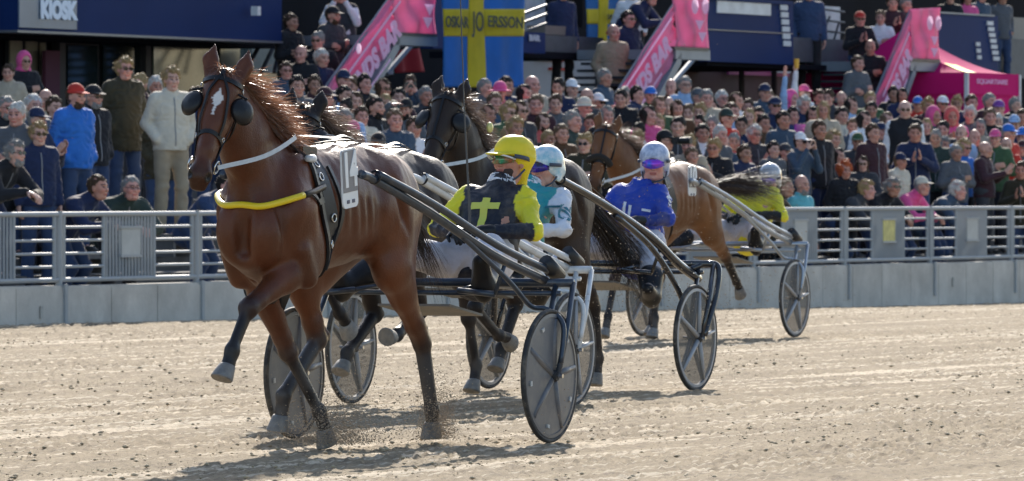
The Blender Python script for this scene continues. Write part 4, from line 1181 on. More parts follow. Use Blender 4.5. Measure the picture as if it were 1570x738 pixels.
for ln in CROWD.strip().splitlines():
    q = ln.split(); px, py = float(q[0]), float(q[1]); hc = q[2].split(':'); tk = q[3].split('.'); ps = q[4]; fl_ = q[5]
    kv = dict(x.split('=') for x in q[6:] if '=' in x)
    e = dict(hat=None, hatc=None, hair=None, hc='brown', gl=None, beard=False, prop=kv.get('p'), skin=rp.choice([0, 0, 1, 2, 4, 4, 3] if px > 100 else [0, 1, 4]), w=float(kv.get('w', rp.uniform(.96, 1.07))), top=tk[0], top2=kv.get('top2', 'white'),
             legs=kv.get('legs', rp.choice(['black', 'navy', 'denim', 'charcoal', 'denim', 'black'])))
    if hc[0] in 'CHOB': e['hat'] = {'C': 'cap', 'H': 'hat', 'O': 'hood', 'B': 'beanie'}[hc[0]]; e['hatc'] = hc[1]; e['hair'] = 'short' if hc[0] in 'CB' else None; e['hc'] = rp.choice(['grey', 'brown', 'dark', 'brownish'])
    elif hc[0] != 'n': e['hair'] = STY[hc[0]]; e['hc'] = hc[1]
    else: e['hc'] = hc[1]
    if 'S' in fl_.split(':')[0]: e['gl'] = 'S'
    if 'G' in fl_.split(':')[0]: e['gl'] = 'G'
    if 'B' in fl_.split(':')[0]: e['beard'] = True
    if 'B:' in fl_: e['hc'] = fl_.split(':')[1] if e['hat'] else e['hc']
    if e['hc'] not in HAIR: e['hc'] = 'brown'
    if 'd' not in kv and tk[0] in ('black', 'grey', 'slate', 'navy', 'charcoal') and rp.random() < .16: tk = [rp.choice(['white', 'lightblue', 'red', 'blue', 'beige', 'pink', 'green', 'coral', 'cream', 'denim', 'teal'])]; e['top'] = tk[0]
    if 'd' not in kv and e['hair'] and not e['hat'] and hc[1] == 'grey' and rp.random() < .45: hc[1] = rp.choice(['brown', 'dark', 'brownish', 'blond']); e['hc'] = hc[1]
    tkind = tk[1] if len(tk) > 1 else rp.choice(['jacket', 'jacket', 'jacket', 'shirt', 'hoodie']) if tk[0] in ('grey', 'slate', 'blue', 'red', 'beige', 'lightblue', 'maroon', 'pink') else 'jacket'
    if tk[0] in ('white', 'lightblue', 'plaid', 'coral'): tkind = 'shirt'
    if 'top2' in kv and tkind == 'jacket': tkind = 'jacket'
    if ps == 'down': ps = rp.choice(['down', 'down', 'pocket', 'crossed', 'clap'])
    hz = 1.60 if ps != 'lean' else 1.28
    if 'd' in kv:
        d = float(kv['d']); s_ = scale_at(px, d); Z = CAM_H + (290 - py) / s_; z0 = step_z(d); sc = (Z - z0) / hz
        if 'z' in kv: sc = rp.uniform(.97, 1.05) if ps != 'lean' else 1.0; z0 = Z - hz * sc
        else: sc = min(max(sc, .88), 1.12); z0 = Z - hz * sc
        if 'z' in kv and d < 4 and z0 - step_z(d) > .12: benches.append((px, d, z0))
    else:
        best = None
        for d in np.arange(1.2, 8.3, .1):
            s_ = scale_at(px, d); Z = CAM_H + (290 - py) / s_; sc = (Z - step_z(d)) / hz; p = fworld(hit(px, d), d)
            near = min([(p.xy - u_).length for u_ in used_pos] + [9]); cost = abs(sc - 1) * 6 + max(0, .48 - near) * 8
            if best is None or cost < best[0]: best = (cost, d, sc, Z)
        _, d, sc, Z = best; sc = min(max(sc, .9), 1.09); z0 = Z - hz * sc
    e['d'] = d; e['hv'] = 1 if hc[0] in 'lb' else rp.choice([0, 0, 2, 3]); t = hit(px, d); p = fworld(t, d); used_pos.append(p.xy.copy()); p.z = z0
    face = math.atan2(-p.y, -p.x)                         # towards the camera
    yaw = math.radians(float(kv['y'])) if 'y' in kv else radians(rp.uniform(-22, 52))
    rz = face + yaw
    if ps == 'lean': rz = math.atan2(-UX, UY) + radians(rp.uniform(-12, 12)) if 'y' not in kv else face + radians(float(kv['y']))
    # label
    hd = (CN.get(hc[1], hc[1]) + ' ' + hood_words[hc[0]]) if hc[0] in 'CHOB' else {'s': hc[1] + ' hair', 't': 'thick ' + hc[1] + ' hair', 'f': 'receding ' + hc[1] + ' hair', 'l': 'long ' + hc[1] + ' hair', 'c': 'curly ' + hc[1] + ' hair', 'b': 'bobbed ' + hc[1] + ' hair', 'n': 'a bald head'}[hc[0]]
    hd = hd.replace('brownish', 'light brown').replace('thick', 'full')
    tn = CN.get(tk[0], tk[0]) + ' ' + {'jacket': 'jacket', 'hoodie': 'hoodie', 'shirt': 'shirt', 'coat': 'coat', 'vest': 'vest'}[tkind]
    where = [w_ for (a, b_, w_) in PL_ if a <= px < b_][0]
    if d >= 8.2: where = 'up on the stairs or balcony'
    row = 'leaning on the rail' if ps == 'lean' else 'near the rail' if d < 1.5 else ''
    ex = ' and sunglasses' if e['gl'] == 'S' else ' and spectacles' if e['gl'] == 'G' else ' and beard' if e['beard'] else ''
    e['short'] = 'spectator in ' + tn + ' with ' + hd
    if len(where.split()) + len(tn.split()) + len(hd.split()) + len(ex.split()) > 12: row = ''
    lab = 'spectator in %s with %s%s, %s' % (tn, hd, ex, (row + ' ' + where).strip())
    nw = lambda s_: len(s_.replace('-', ' ').split())
    if nw(lab) > 16: lab = 'spectator in %s with %s, %s' % (tn, hd, where)
    if nw(lab) > 16: lab = lab.replace('spectator in', 'one in').replace('the ', '')
    if lab in used_lab:
        ex = ''; lab = 'spectator in %s with %s%s, %s' % (tn, hd, ex, 'second such ' + where)
        if lab in used_lab: lab = 'spectator in %s, %s, third such %s' % (tn, hd, where)
    used_lab[lab] = 1
    r = person(e, ps, tkind, sc, p, rz)
    tag(r, lab, 'person', 'spectators behind the rail')
for (px, d, z0) in benches:
    t = hit(px, d)
    if d > 1.2:
        b_ = empty('standing_bench'); b_.matrix_world = FM @ Matrix.Translation((t, d, step_z(d))); h = z0 - step_z(d)
        tag(b_, 'low grey bench under the spectator at the %s' % {190: 'glass doors in the olive coat', 115: 'kiosk in the blue hoodie', 142: 'kiosk in black cap', 262: 'doors in the cream jacket', 1387: 'stairs in the black vest'}.get(int(px), 'rail'), 'bench')
        MB().box((0, 0, h - .025), (.75, .5, .05)).build('seat', bench_m, b_)
        for s in (-.3, .3): MB().box((s, 0, (h - .05) / 2), (.05, .4, h - .05)).build('leg', bench_m, b_)
# ------------------------------------------------------------------ horses
RIGZ = math.atan2(-UY, -UX)         # rig frame: x forward (towards the camera and left), y the horse's left, z up
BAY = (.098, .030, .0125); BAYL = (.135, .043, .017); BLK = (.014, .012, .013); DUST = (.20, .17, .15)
def hframe(poll, u, w):
    u = Vector(u).normalized(); w = Vector(w); w = (w - u * w.dot(u)).normalized(); v = w.cross(u)
    M = Matrix((u, v, w)).transposed().to_4x4(); M.translation = poll; return M
def hhead_prims(c, cm):
    P = [E((.07, 0, -.06), (.115, .088, .085), .04, col=c), C((.05, 0, -.05), (.26, 0, -.045), .082, .070, .05, sq=((0, 1, 0), .95), col=c),
         C((.24, 0, -.05), (.49, 0, -.045), .064, .048, .05, sq=((0, 1, 0), .88), col=c), C((.12, 0, -.03), (.42, 0, -.012), .040, .028, .04, col=c),
         C((.14, 0, -.175), (.50, 0, -.10), .058, .036, .05, sq=((0, 1, 0), .8), col=c),
         E((.545, 0, -.060), (.062, .058, .058), .035, col=cm), E((.575, 0, -.105), (.036, .036, .028), .02, col=cm), C((.60, -.02, -.075), (.60, .02, -.075), .022, k=.02, col=cm)]
    for s in (1, -1):
        P += [E((.175, .046 * s, -.135), (.12, .034, .095), .045, col=c), E((.175, .070 * s, -.055), (.050, .022, .030), .03, col=c), C((.24, .052 * s, -.075), (.44, .038 * s, -.065), .018, .012, .02, col=c),
              E((.555, .038 * s, -.038), (.036, .022, .028), .018, col=cm), E((.566, .052 * s, -.026), (.022, .016, .017), .008, neg=True), E((.190, .084 * s, -.060), (.018, .010, .014), .01, neg=True),
              C((.0, .064 * s, -.045), (-.085, .088 * s, -.035), .040, .043, .015, sq=((0, .35, 1), .62), col=c), C((-.085, .088 * s, -.035), (-.18, .086 * s, -.040), .043, .006, .01, sq=((0, .35, 1), .6), col=c),
              C((-.03, .086 * s, .000), (-.155, .092 * s, -.008), .026, .012, .006, neg=True)]
    return P
FORE = dict(elbow=(.42, .155, .95)); HIND = dict(hip=(-.60, .13, 1.18))
def leg_prims(kind, s, J, c, cl, cd, boots=False):
    V = Vector; P = []
    if kind == 'fore':
        e = V((.43, .155 * s, .97)); k_, f, h = [V(p) for p in J]
        P += [C((.55, .17 * s, 1.22), e, .13, .095, .07, sq=((0, 1, 0), .75), col=c), C(e, e.lerp(k_, .35), .098, .080, .05, sq=((0, 1, 0), .8), col=c), C(e.lerp(k_, .35), e.lerp(k_, .85), .080, .046, .04, col=c),
              C(e.lerp(k_, .85), k_, .045, .047, .03, col=cl), E(k_, (.048, .045, .052), .03, col=cd), C(k_, f, .036, .029, .02, sq=((0, 1, 0), .85), col=cd)]
        back = (f - k_).normalized().cross(V((0, 1, 0))); P += [C(k_.lerp(f, .12) + back * .016, f + back * .018, .019, .021, .015, col=cd)]
    else:
        hp = V((-.62, .13 * s, 1.20)); st, k_, f, h = [V(p) for p in J]; g = (k_ - st)
        P += [C(hp, st, .19, .135, .08, sq=((0, 1, 0), .72), col=c), C((-.72, .12 * s, 1.12), st.lerp(k_, .35), .15, .085, .07, sq=((0, 1, 0), .7), col=c), C(st, st.lerp(k_, .75), .115, .058, .05, sq=((0, 1, 0), .75), col=c),
              C(st.lerp(k_, .75), k_, .056, .050, .03, col=cl), E(k_, (.052, .040, .055), .02, col=cd)]
        pt = k_ - (f - k_).normalized() * .065 + (k_ - f).normalized().cross(V((0, 1, 0))) * .035
        cc = (.085, .088, .095) if boots else cd; P += [C(k_, pt, .036, .026, .025, col=cd), C(st.lerp(k_, .45) - V((.06, 0, 0)), pt, .024, .016, .02, col=c), C(k_.lerp(f, .2), f, .040, .033, .02, sq=((0, 1, 0), .9), col=cc), C(k_, f, .038, .030, .02, col=cd)]
        back = (f - k_).normalized().cross(V((0, 1, 0))); P += [C(pt, f + back * .020, .020, .022, .018, col=cd)]
    P += [E(f, (.040, .036, .042), .02, col=cd), C(f, f.lerp(h, .75), .034, .037, .02, col=cd)]
    return P
HOOF = {}
def add_hoof(root, f, h, m_):
    f, h = Vector(f), Vector(h); d = (h - f).normalized(); fw = Vector((1, 0, 0)); fw = (fw - d * fw.dot(d)).normalized(); lt = d.cross(fw)
    M = Matrix((fw, lt, d)).transposed().to_4x4(); M.translation = h
    mb = MB(); V = []; F = []; n = 16; rings = [(-.052, .040, 0), (-.045, .045, .004), (.0, .054, .016), (.028, .060, .022), (.034, .056, .022)]
    for (z, r, off) in rings:
        for j in range(n):
            a = 2 * pi * j / n; x = r * cos(a) * (1.1 if cos(a) > 0 else .85) + off; V.append(M @ Vector((x, r * sin(a) * .95, z)))
    for i in range(len(rings) - 1):
        for j in range(n): F.append((i * n + j, i * n + (j + 1) % n, (i + 1) * n + (j + 1) % n, (i + 1) * n + j))
    F.append(tuple(range(n - 1, -1, -1))); F.append(tuple((len(rings) - 1) * n + j for j in range(n)))
    mb.add(V, F); return mb.build('hoof', m_, root, auto=45)
def strands(name, roots, dirs, lens, m_, parent, width=.005, droop=.3, curl=.04, seg=5, wind=(0, 0, 0)):
    R = np.asarray(roots, float); D = np.asarray(dirs, float); n = len(R); D = D / np.linalg.norm(D, axis=1)[:, None]; Ls = np.asarray(lens)
    side = np.cross(D, nrg.normal(size=(n, 3))); side /= np.linalg.norm(side, axis=1)[:, None]
    ph = nrg.uniform(0, 6.28, n); cdir = np.cross(D, side); W = np.array(wind); Vs = []
    for j in range(seg + 1):
        f = j / seg; P = R + D * (Ls * f)[:, None] + (W[None] + np.array([0, 0, -droop])) * (Ls * f * f)[:, None] + (side * np.sin(ph + f * 5)[:, None] + cdir * np.cos(ph * 1.7 + f * 4)[:, None]) * (curl * Ls * f)[:, None]
        w = width * (1 - .75 * f); Vs.append(P - side * w / 2); Vs.append(P + side * w / 2)
    V = np.stack(Vs, 1).reshape(-1, 3); F = []
    b0 = (np.arange(n) * 2 * (seg + 1))[:, None]
    for j in range(seg): F.append(b0 + np.array([[2 * j, 2 * j + 1, 2 * j + 3, 2 * j + 2]]))
    return ob(name, mesh_from(name, V, np.concatenate(F), True), m_, parent)
def clump(R, D, L, k):
    a, b_, c = [], [], []
    for r_, d_, l_ in zip(R, D, L):
        for _ in range(k):
            j = Vector((rnd.gauss(0, .006), rnd.gauss(0, .006), rnd.gauss(0, .006))); a.append(Vector(r_) + j); b_.append(Vector(d_).normalized() + Vector((rnd.gauss(0, .05), rnd.gauss(0, .05), rnd.gauss(0, .05)))); c.append(l_ * rnd.uniform(.8, 1.05))
    return a, b_, c
leather = mat('black_leather', (.009, .009, .011), rough=.42, bump=.15, bscale=200, spec=.35); chrome = mat('bit_metal', (.6, .6, .6), rough=.2, metal=1.0)
webbing = mat('pale_webbing', (.52, .54, .55), rough=.6, var=.1, scale=30)
hoof_m = mat('hoof_horn', (.17, .16, .15), rough=.6, var=.3, scale=30, dirt=(.32, .27, .21), dscale=14, damt=.7)
eye_m = mat('horse_eye', (.012, .006, .004), rough=.05, spec=.9)
def snapper(me):
    bm = bmesh.new(); bm.from_mesh(me); bv = BVHTree.FromBMesh(bm); bm.free(); return bv
def strap(bv, pts, w, m_, parent, name='strap', th=.005, off=.004, n=6, ray=None):
    P = []; Nn = []
    for p in spline(pts, n):
        if ray is not None:
            c = Vector(ray(p)); d = (c - p).normalized(); h = bv.ray_cast(p - d * .4, d)
            loc, nr = (h[0], h[1]) if h[0] is not None else (p, -d)
        else:
            h = bv.find_nearest(p); loc, nr = h[0], h[1]
            if (p - loc).dot(nr) < 0 and (p - loc).length > .02: nr = nr
        P.append(loc + nr * off); Nn.append(nr)
    for _ in range(2):
        P = [P[0]] + [P[i] * .5 + (P[i - 1] + P[i + 1]) * .25 for i in range(1, len(P) - 1)] + [P[-1]]
        Nn = [Nn[0]] + [(Nn[i] * .5 + (Nn[i - 1] + Nn[i + 1]) * .25).normalized() for i in range(1, len(Nn) - 1)] + [Nn[-1]]
    P = [p + nr * .003 for p, nr in zip(P, Nn)]
    m = MB(); m.ribbon(P, Nn, w, th); return m.build(name, m_, parent, smooth=False, auto=40)

def ring(m, c, ax, R, r, n=20):
    ax = Vector(ax).normalized(); a = ax.orthogonal().normalized(); b_ = ax.cross(a)
    m.tube([Vector(c) + (a * cos(2 * pi * i / n) + b_ * sin(2 * pi * i / n)) * R for i in range(n + 1)], r, 6, cap=False); return m

def horse(label, X, Y, poll, u, w, fores, hinds, coat, coatl, points, mane, tail, vox=.012, blaze=False, blinkers=True, gloss=.36, hooded=False, noseband=False, yellow_breast=False, scale=1.0, legdust=.38):
    P = []; c = coat
    P += [E((.42, 0, 1.21), (.39, .196, .33), .12, col=c), E((.05, 0, 1.215), (.56, .255, .305), .12, col=c), E((-.30, 0, 1.26), (.42, .235, .265), .12, col=c),
          C((.50, 0, 1.50), (.22, 0, 1.475), .075, .095, .09, sq=((0, 1, 0), .8), col=c), C((.22, 0, 1.42), (-.45, 0, 1.40), .13, .14, .1, col=c), E((-.50, 0, 1.37), (.33, .20, .165), .10, col=c), E((-.80, 0, 1.27), (.10, .13, .14), .08, col=c)]
    for s in (1, -1):
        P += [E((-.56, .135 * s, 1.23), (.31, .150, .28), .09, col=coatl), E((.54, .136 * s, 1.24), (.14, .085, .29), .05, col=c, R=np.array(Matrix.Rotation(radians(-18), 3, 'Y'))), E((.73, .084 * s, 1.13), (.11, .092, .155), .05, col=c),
              E((.40, .175 * s, 1.05), (.13, .075, .15), .04, col=c), C((.36, .30 * s, 1.38), (.30, .29 * s, 1.02), .022, .03, .04, neg=True), C((.66, .25 * s, 1.36), (.62, .27 * s, 1.05), .020, .024, .04, neg=True), C((-.24, .30 * s, 1.20), (-.30, .28 * s, .98), .03, .035, .05, neg=True)]
        for q in range(5): P.append(C((.16 - q * .085, .262 * s, 1.30 - .01 * q), (.12 - q * .085, .25 * s, 1.06 + .012 * q), .004, .005, .035, neg=True))
    P += [C((.70, 0, 1.02), (.45, 0, .93), .10, .13, .10, col=c), C((.85, 0, 1.30), (.80, 0, 1.02), .026, .034, .05, neg=True)]
    for s in (1, -1): P += [C((.74, .17 * s, 1.26), (.70, .19 * s, 1.02), .018, .022, .035, neg=True), C((.58, .05 * s, .90), (.62, .07 * s, .98), .03, .02, .04, neg=True), C((.56, .20 * s, 1.02), (.47, .19 * s, .88), .05, .055, .03, col=c)]
    for s in (1, -1): P += [C((.60, .13 * s, 1.52), (.74, .155 * s, 1.36), .012, .016, .045, neg=True), C((-.40, .25 * s, 1.36), (-.52, .28 * s, 1.10), .014, .018, .05, neg=True), C((-.72, .24 * s, 1.30), (-.68, .27 * s, 1.02), .012, .016, .05, neg=True)]
    H = hframe(poll, u, w); pl = Vector(poll); nb = H @ Vector((.06, 0, -.13))
    mid = Vector((.52, 0, 1.30)).lerp(nb, .5) + Vector((.02, 0, .02))
    P += [C((.52, 0, 1.29), mid, .218, .155, .10, sq=((0, 1, 0), .62), col=c), C(mid, nb, .162, .112, .07, sq=((0, 1, 0), .64), col=c), C((.48, 0, 1.50), pl + Vector((-.05, 0, -.03)), .06, .045, .08, sq=((0, 1, 0), .7), col=c)]
    P += transform(hhead_prims(c, tuple(x * .4 for x in c) if points else c), H)
    cd = BLK if points else c; cl = tuple(a * .6 + b_ * .4 for a, b_ in zip(c, cd))
    for s, J in zip((1, -1), fores): P += leg_prims('fore', s, J, c, cl, cd)
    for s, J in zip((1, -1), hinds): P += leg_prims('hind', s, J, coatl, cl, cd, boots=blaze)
    Vv, Fq = sdf_mesh(P, vox, 1); cols = prim_cols(Vv, P, c, 55)
    # muscle and vein relief, dust on the legs, pale star
    Nn = vnormals(Vv, Fq); body = np.clip((Vv[:, 2] - .8) / .3, 0, 1); headm = np.clip((Vv[:, 0] - .85) / .1, 0, 1) * (Vv[:, 2] > 1.3)
    Vv = Vv + Nn * ((.0065 * wnoise(Vv * np.array([1, 1, .6]), 9) + .0025 * wnoise(Vv * np.array([1, 1, .45]), 24) + .0010 * wnoise(Vv * np.array([1, 1, .4]), 55)) * body * (1 - headm))[:, None]
    du = np.clip((.62 - Vv[:, 2]) / .5, 0, 1) * legdust * (.6 + .4 * np.clip(wnoise(Vv, 30), -1, 1)); cols = cols * (1 - du[:, None]) + np.array(DUST) * du[:, None]
    Hi = np.array(H.inverted()); hl = Vv @ Hi[:3, :3].T + Hi[:3, 3]
    for s_ in (1, -1):
        nn_ = ((hl[:, 0] - .566) / .026) ** 2 + ((hl[:, 1] - .05 * s_) / .022) ** 2 + ((hl[:, 2] + .028) / .024) ** 2 < 1; cols[nn_] = (.006, .004, .004)
    if blaze:
        wd = .026 * np.clip(1 - np.abs(hl[:, 0] - .150) / .052, 0, 1) + np.where((hl[:, 0] > .15) & (hl[:, 0] < .25), .005, 0)
        bl = (np.abs(hl[:, 1] - .004 + .06 * (hl[:, 0] - .15)) < wd) & (hl[:, 2] > -.02) & (hl[:, 0] > .05); cols[bl] = (.62, .60, .58)
    me = mesh_from('horse_body', Vv, Fq, True, cols)
    coat_m = mat('horse_coat_a', (1, 1, 1), rough=gloss, var=.22, scale=5, bump=.3, bscale=110, spec=.30, attr=True, dirt=(.17, .12, .08), dscale=7, damt=.05) if gloss < .4 else mat('horse_coat_b', (1, 1, 1), rough=gloss, var=.2, scale=5, bump=.3, bscale=110, spec=.2, attr=True)
    root = ob('racehorse', me, coat_m, None, (X, Y, 0), (0, 0, RIGZ)); tag(root, label, 'horse', 'trotting racehorses')
    bv = snapper(me); hh = lambda a, b_, c_: H @ Vector((a, b_, c_))
    for s, J in zip((1, -1), fores): add_hoof(root, J[1], J[2], hoof_m)
    for s, J in zip((1, -1), hinds): add_hoof(root, J[2], J[3], hoof_m)
    for s in (1, -1):
        m = MB(); m.lathe([(.0001, -.014), (.012, -.008), (.017, 0), (.012, .008), (.0001, .012)], 12, H @ Matrix.Translation((.19, .078 * s, -.060)) @ Matrix.Rotation(pi / 2, 4, 'X')); m.build('eye', eye_m, root, smooth=True)
    # bridle
    HP = hh(.2, 0, -.08)
    def hs(pts, w_, nm='bridle_strap', mm=leather, n=5): return strap(bv, [hh(*p) for p in pts], w_, mm, root, nm, n=n)
    hs([(.00, -.10, -.10), (.045, -.085, -.02), (.045, 0, .04), (.045, .085, -.02), (.00, .10, -.10)], .024, 'browband')
    hs([(.36, -.03, -.14), (.35, -.065, -.06), (.335, 0, .02), (.35, .065, -.06), (.36, .03, -.14)], .022, 'noseband')
    for s in (1, -1):
        hs([(.0, .085 * s, -.10), (.15, .09 * s, -.10), (.33, .07 * s, -.09), (.46, .055 * s, -.085)], .020, 'cheek_strap')
        m = MB(); ring(m, hh(.475, .066 * s, -.085), H.to_3x3() @ Vector((.2, 1, .1)), .032, .0045); m.build('bit_ring', chrome, root, smooth=True)
    hs([(-.02, 0, .05), (.10, 0, .05), (.22, 0, .05), (.335, 0, .03)], .014, 'face_strap') if not blaze else [hs([(-.03, 0, .05), (.04, .012 * s, .05), (.13, .055 * s, .03), (.25, .060 * s, .01), (.34, .055 * s, .0)], .013, 'face_strap') for s in (1, -1)]
    if noseband:
        m = MB(); m.tube([hh(.30 + .02 * abs(i) / 3, .095 * sin(i * .35), -.05 + .085 * cos(i * .35)) for i in range(-4, 5)], .034, 12, flat=.9); m.build('sheepskin_noseband', mat('dark_sheepskin', (.02, .018, .017), rough=1, bump=1, bscale=120), root, smooth=True)
    if blinkers:
        for s in (1, -1):
            M = H @ Matrix.Translation((.165, .135 * s, -.035)) @ Matrix.Rotation(-s * radians(38), 4, 'X')
            M = M @ Matrix.Diagonal((1.2, 1.2, 1.2, 1)); m = MB(); m.lathe([(.0001, .020), (.030, .016), (.048, .004), (.057, -.016), (.054, -.018), (.045, .0), (.028, .011), (.0001, .015)], 24, M @ Matrix.Diagonal((1.05, 1.0, .75, 1))); m.build('blinker', leather, root, smooth=True)
            m = MB(); m.tube([hh(.08, .085 * s, -.03), hh(.10, .14 * s, -.03)], .006, 6); m.build('blinker_stay', leather, root)
    # mane, forelock, tail
    Rr = []; Dd = []; Ll = []
    crest = spline([(.40, 0, 1.575), (.60, 0, 1.60), tuple(mid + Vector((-.10, 0, .17))), tuple(pl + Vector((-.10, 0, -.0))), tuple(pl + Vector((-.02, 0, .03)))], 10)
    crest = crest[:-12]; mc = mane
    for _ in range(mc['n']):
        c_ = crest[int(rnd.random() ** .8 * (len(crest) - 1))]; h_ = bv.find_nearest(c_ + Vector((0, rnd.uniform(-.02, .02), .05)))[0]
        Rr.append(h_ - Vector((0, 0, .008))); dd = Vector(mc['dir']) + Vector((rnd.gauss(0, .28), rnd.gauss(0, .28), rnd.gauss(0, .28))); Dd.append(dd); Ll.append(mc['len'] * rnd.uniform(.4, 1.15))
    Rr, Dd, Ll = clump(Rr, Dd, Ll, 3); strands('mane', Rr, Dd, Ll, mc['m'], root, .003, mc.get('droop', .35), .05)
    Rr = []; Dd = []; Ll = []
    for _ in range(120):
        Rr.append(hh(-.02 + rnd.uniform(-.02, .02), rnd.uniform(-.035, .035), .0)); dd = H.to_3x3() @ Vector((rnd.uniform(-.6, .7), rnd.gauss(0, .5), .8)); Dd.append(dd); Ll.append(rnd.uniform(.04, .10))
    strands('forelock', Rr, Dd, Ll, mc['m'], root, .004, .5, .15)
    Rr = []; Dd = []; Ll = []; tl = tail; d0 = Vector((-.87, 0, 1.34))
    for _ in range(tl['n']):
        f = rnd.random(); Rr.append(d0 + Vector(tl['dir']).normalized() * f * .25 + Vector((rnd.gauss(0, .012), rnd.gauss(0, .02), rnd.gauss(0, .02)))); dd = Vector(tl['dir']) + Vector((rnd.gauss(0, .08), rnd.gauss(0, .085), rnd.gauss(0, .085))); Dd.append(dd); Ll.append(tl['len'] * rnd.uniform(.5, 1.1))
    Rr, Dd, Ll = clump(Rr, Dd, Ll, 4)
    m = MB(); m.tube([d0 + Vector((.06, 0, 0)), d0 + Vector(tl['dir']).normalized() * .12, d0 + Vector(tl['dir']).normalized() * .27 + Vector((0, 0, -.02))], [.04, .032, .018], 8); 
    t_ = strands('tail', Rr, Dd, Ll, tl['m'], root, .0035, tl.get('droop', .3), .03, 6); m.build('dock', tl['m'], t_, smooth=True)
    # harness: girth, saddle, breast collar, back strap
    gr = lambda p: (p.x, 0, 1.2)
    def gpts(a0, top, n0=-1): return [Vector((a0 + .05 * cos(t_), .32 * sin(t_), 1.2 + .38 * cos(t_))) for t_ in np.linspace(0, 2 * pi, 15)]
    strap(bv, gpts(.30, 1), .10, leather, root, 'girth', th=.012, ray=gr, n=4); strap(bv, gpts(.38, 1), .035, leather, root, 'girth_strap', th=.014, ray=gr, n=4)
    m = MB()
    for s in (1, -1): 
        h_ = bv.ray_cast(Vector((.33, .6 * s, 1.50)), Vector((0, -s, 0)))[0]; h2 = h_ if h_ is not None else Vector((.33, .1 * s, 1.5))
        m.hexa([Vector((x, y, z)) for x in (.26, .42) for y in (h2.y - .01 * s, h2.y + .03 * s)  for z in (1.44, 1.545)]); m.build('saddle_pad', leather, root); m = MB()
    
    for s in (1, -1):
        m = MB(); ring(m, (.36, .05 * s, 1.60), (1, 0, 0), .022, .004); m.build('terret_ring', chrome, root, smooth=True)
    strap(bv, [(.30, 0, 1.6), (.05, 0, 1.58), (-.25, 0, 1.56), (-.55, 0, 1.56), (-.80, 0, 1.45)], .022, leather, root, 'back_strap')
    yc = mat('yellow_tubing', (.78, .58, .02), rough=.35, var=.05) if yellow_breast else leather
    arc = [Vector((.36, .36, 1.38)), Vector((.55, .33, 1.34)), Vector((.74, .26, 1.31)), Vector((.88, .12, 1.27)), Vector((.90, 0, 1.255)), Vector((.88, -.12, 1.27)), Vector((.74, -.26, 1.31)), Vector((.55, -.33, 1.34)), Vector((.36, -.36, 1.38))]
    def arcsub(a, b_): return spline(arc, 6)[a:b_]
    pp = []
    for p in spline(arc, 6):
        h_ = bv.find_nearest(p); pp.append(h_[0] + h_[1] * .018)
    for _ in range(14): pp = [pp[0]] + [pp[i] * .5 + (pp[i - 1] + pp[i + 1]) * .25 for i in range(1, len(pp) - 1)] + [pp[-1]]
    m = MB(); m.tube(pp[9:-9], .017 if yellow_breast else .014, 10); m.build('breast_collar', yc, root, smooth=True)
    for q in (pp[:10], pp[-10:]):
        m = MB(); m.tube(q, .011, 6, flat=1.6); m.build('collar_strap', leather, root, smooth=True)
    if yellow_breast:
        for (q0, w_) in (((.24, .22), .03), ((.20, .30), .022)):
            strap(bv, [Vector((.34, .10, 1.62)), Vector((.30, .30, 1.45)), Vector((.34, .34, 1.30)), Vector((.44, .34, 1.28)), Vector((.56, .33, 1.34))][:4 if w_ > .025 else 5], w_, leather, root, 'harness_strap', th=.008)
        strap(bv, [Vector((.22, .28, 1.5)), Vector((.20, .36, 1.25)), Vector((.24, .34, 1.0)), Vector((.30, .25, .9))], .03, leather, root, 'harness_strap', th=.014)
        for (x, y, z) in ((.36, .30, 1.42), (.30, .33, 1.18), (.30, .30, 1.05), (.34, .24, 1.50)):
            h_ = bv.find_nearest(Vector((x, y, z))); m = MB(); ring(m, h_[0] + h_[1] * .022, h_[1], .020, .004, 12); m.build('buckle', chrome, root, smooth=True)
        h_ = bv.find_nearest(Vector((.40, .22, 1.50))); m = MB(); m.tube([h_[0] + h_[1] * .03, h_[0] + h_[1] * .03 + Vector((.07, 0, .0))], [.022, .016], 10); m.build('saddle_knob', webbing, root, smooth=True)
    e0, e1 = hh(-.03, 0, .0), Vector((.36, 0, 1.61)); m = MB(); m.tube(spline([e0, e0.lerp(e1, .5) + Vector((0, 0, .035)), e1], 5), .0065, 6); m.build('check_rein', leather, root, smooth=True)
    hs([(.05, .10, -.08), (.20, .085, -.16), (.27, .0, -.26), (.20, -.085, -.16), (.05, -.10, -.08)], .016, 'throat_lash')
    for (a_, b__, c__) in ((.335, .062, -.05), (.335, -.062, -.05), (.05, .098, -.06), (.05, -.098, -.06)):
        q_ = bv.find_nearest(hh(a_, b__, c__)); m = MB(); ring(m, q_[0] + q_[1] * .012, q_[1], .011, .0025, 10); m.build('bridle_buckle', chrome, root, smooth=True)
    # rein along neck
    for s in (1, -1):
        e = hh(.475, .07 * s, -.085); pts = [e, e.lerp(Vector((.36, .05 * s, 1.6)), .35) + Vector((0, .11 * s, .0)), e.lerp(Vector((.36, .05 * s, 1.6)), .7) + Vector((0, .13 * s, .03)), Vector((.36, .06 * s, 1.605))]
        pts = spline(pts, 5); m = MB(); m.ribbon(pts, [Vector((0, s, .2))] * len(pts), .022, .004); m.build('rein', webbing, root)
    return root, bv, H

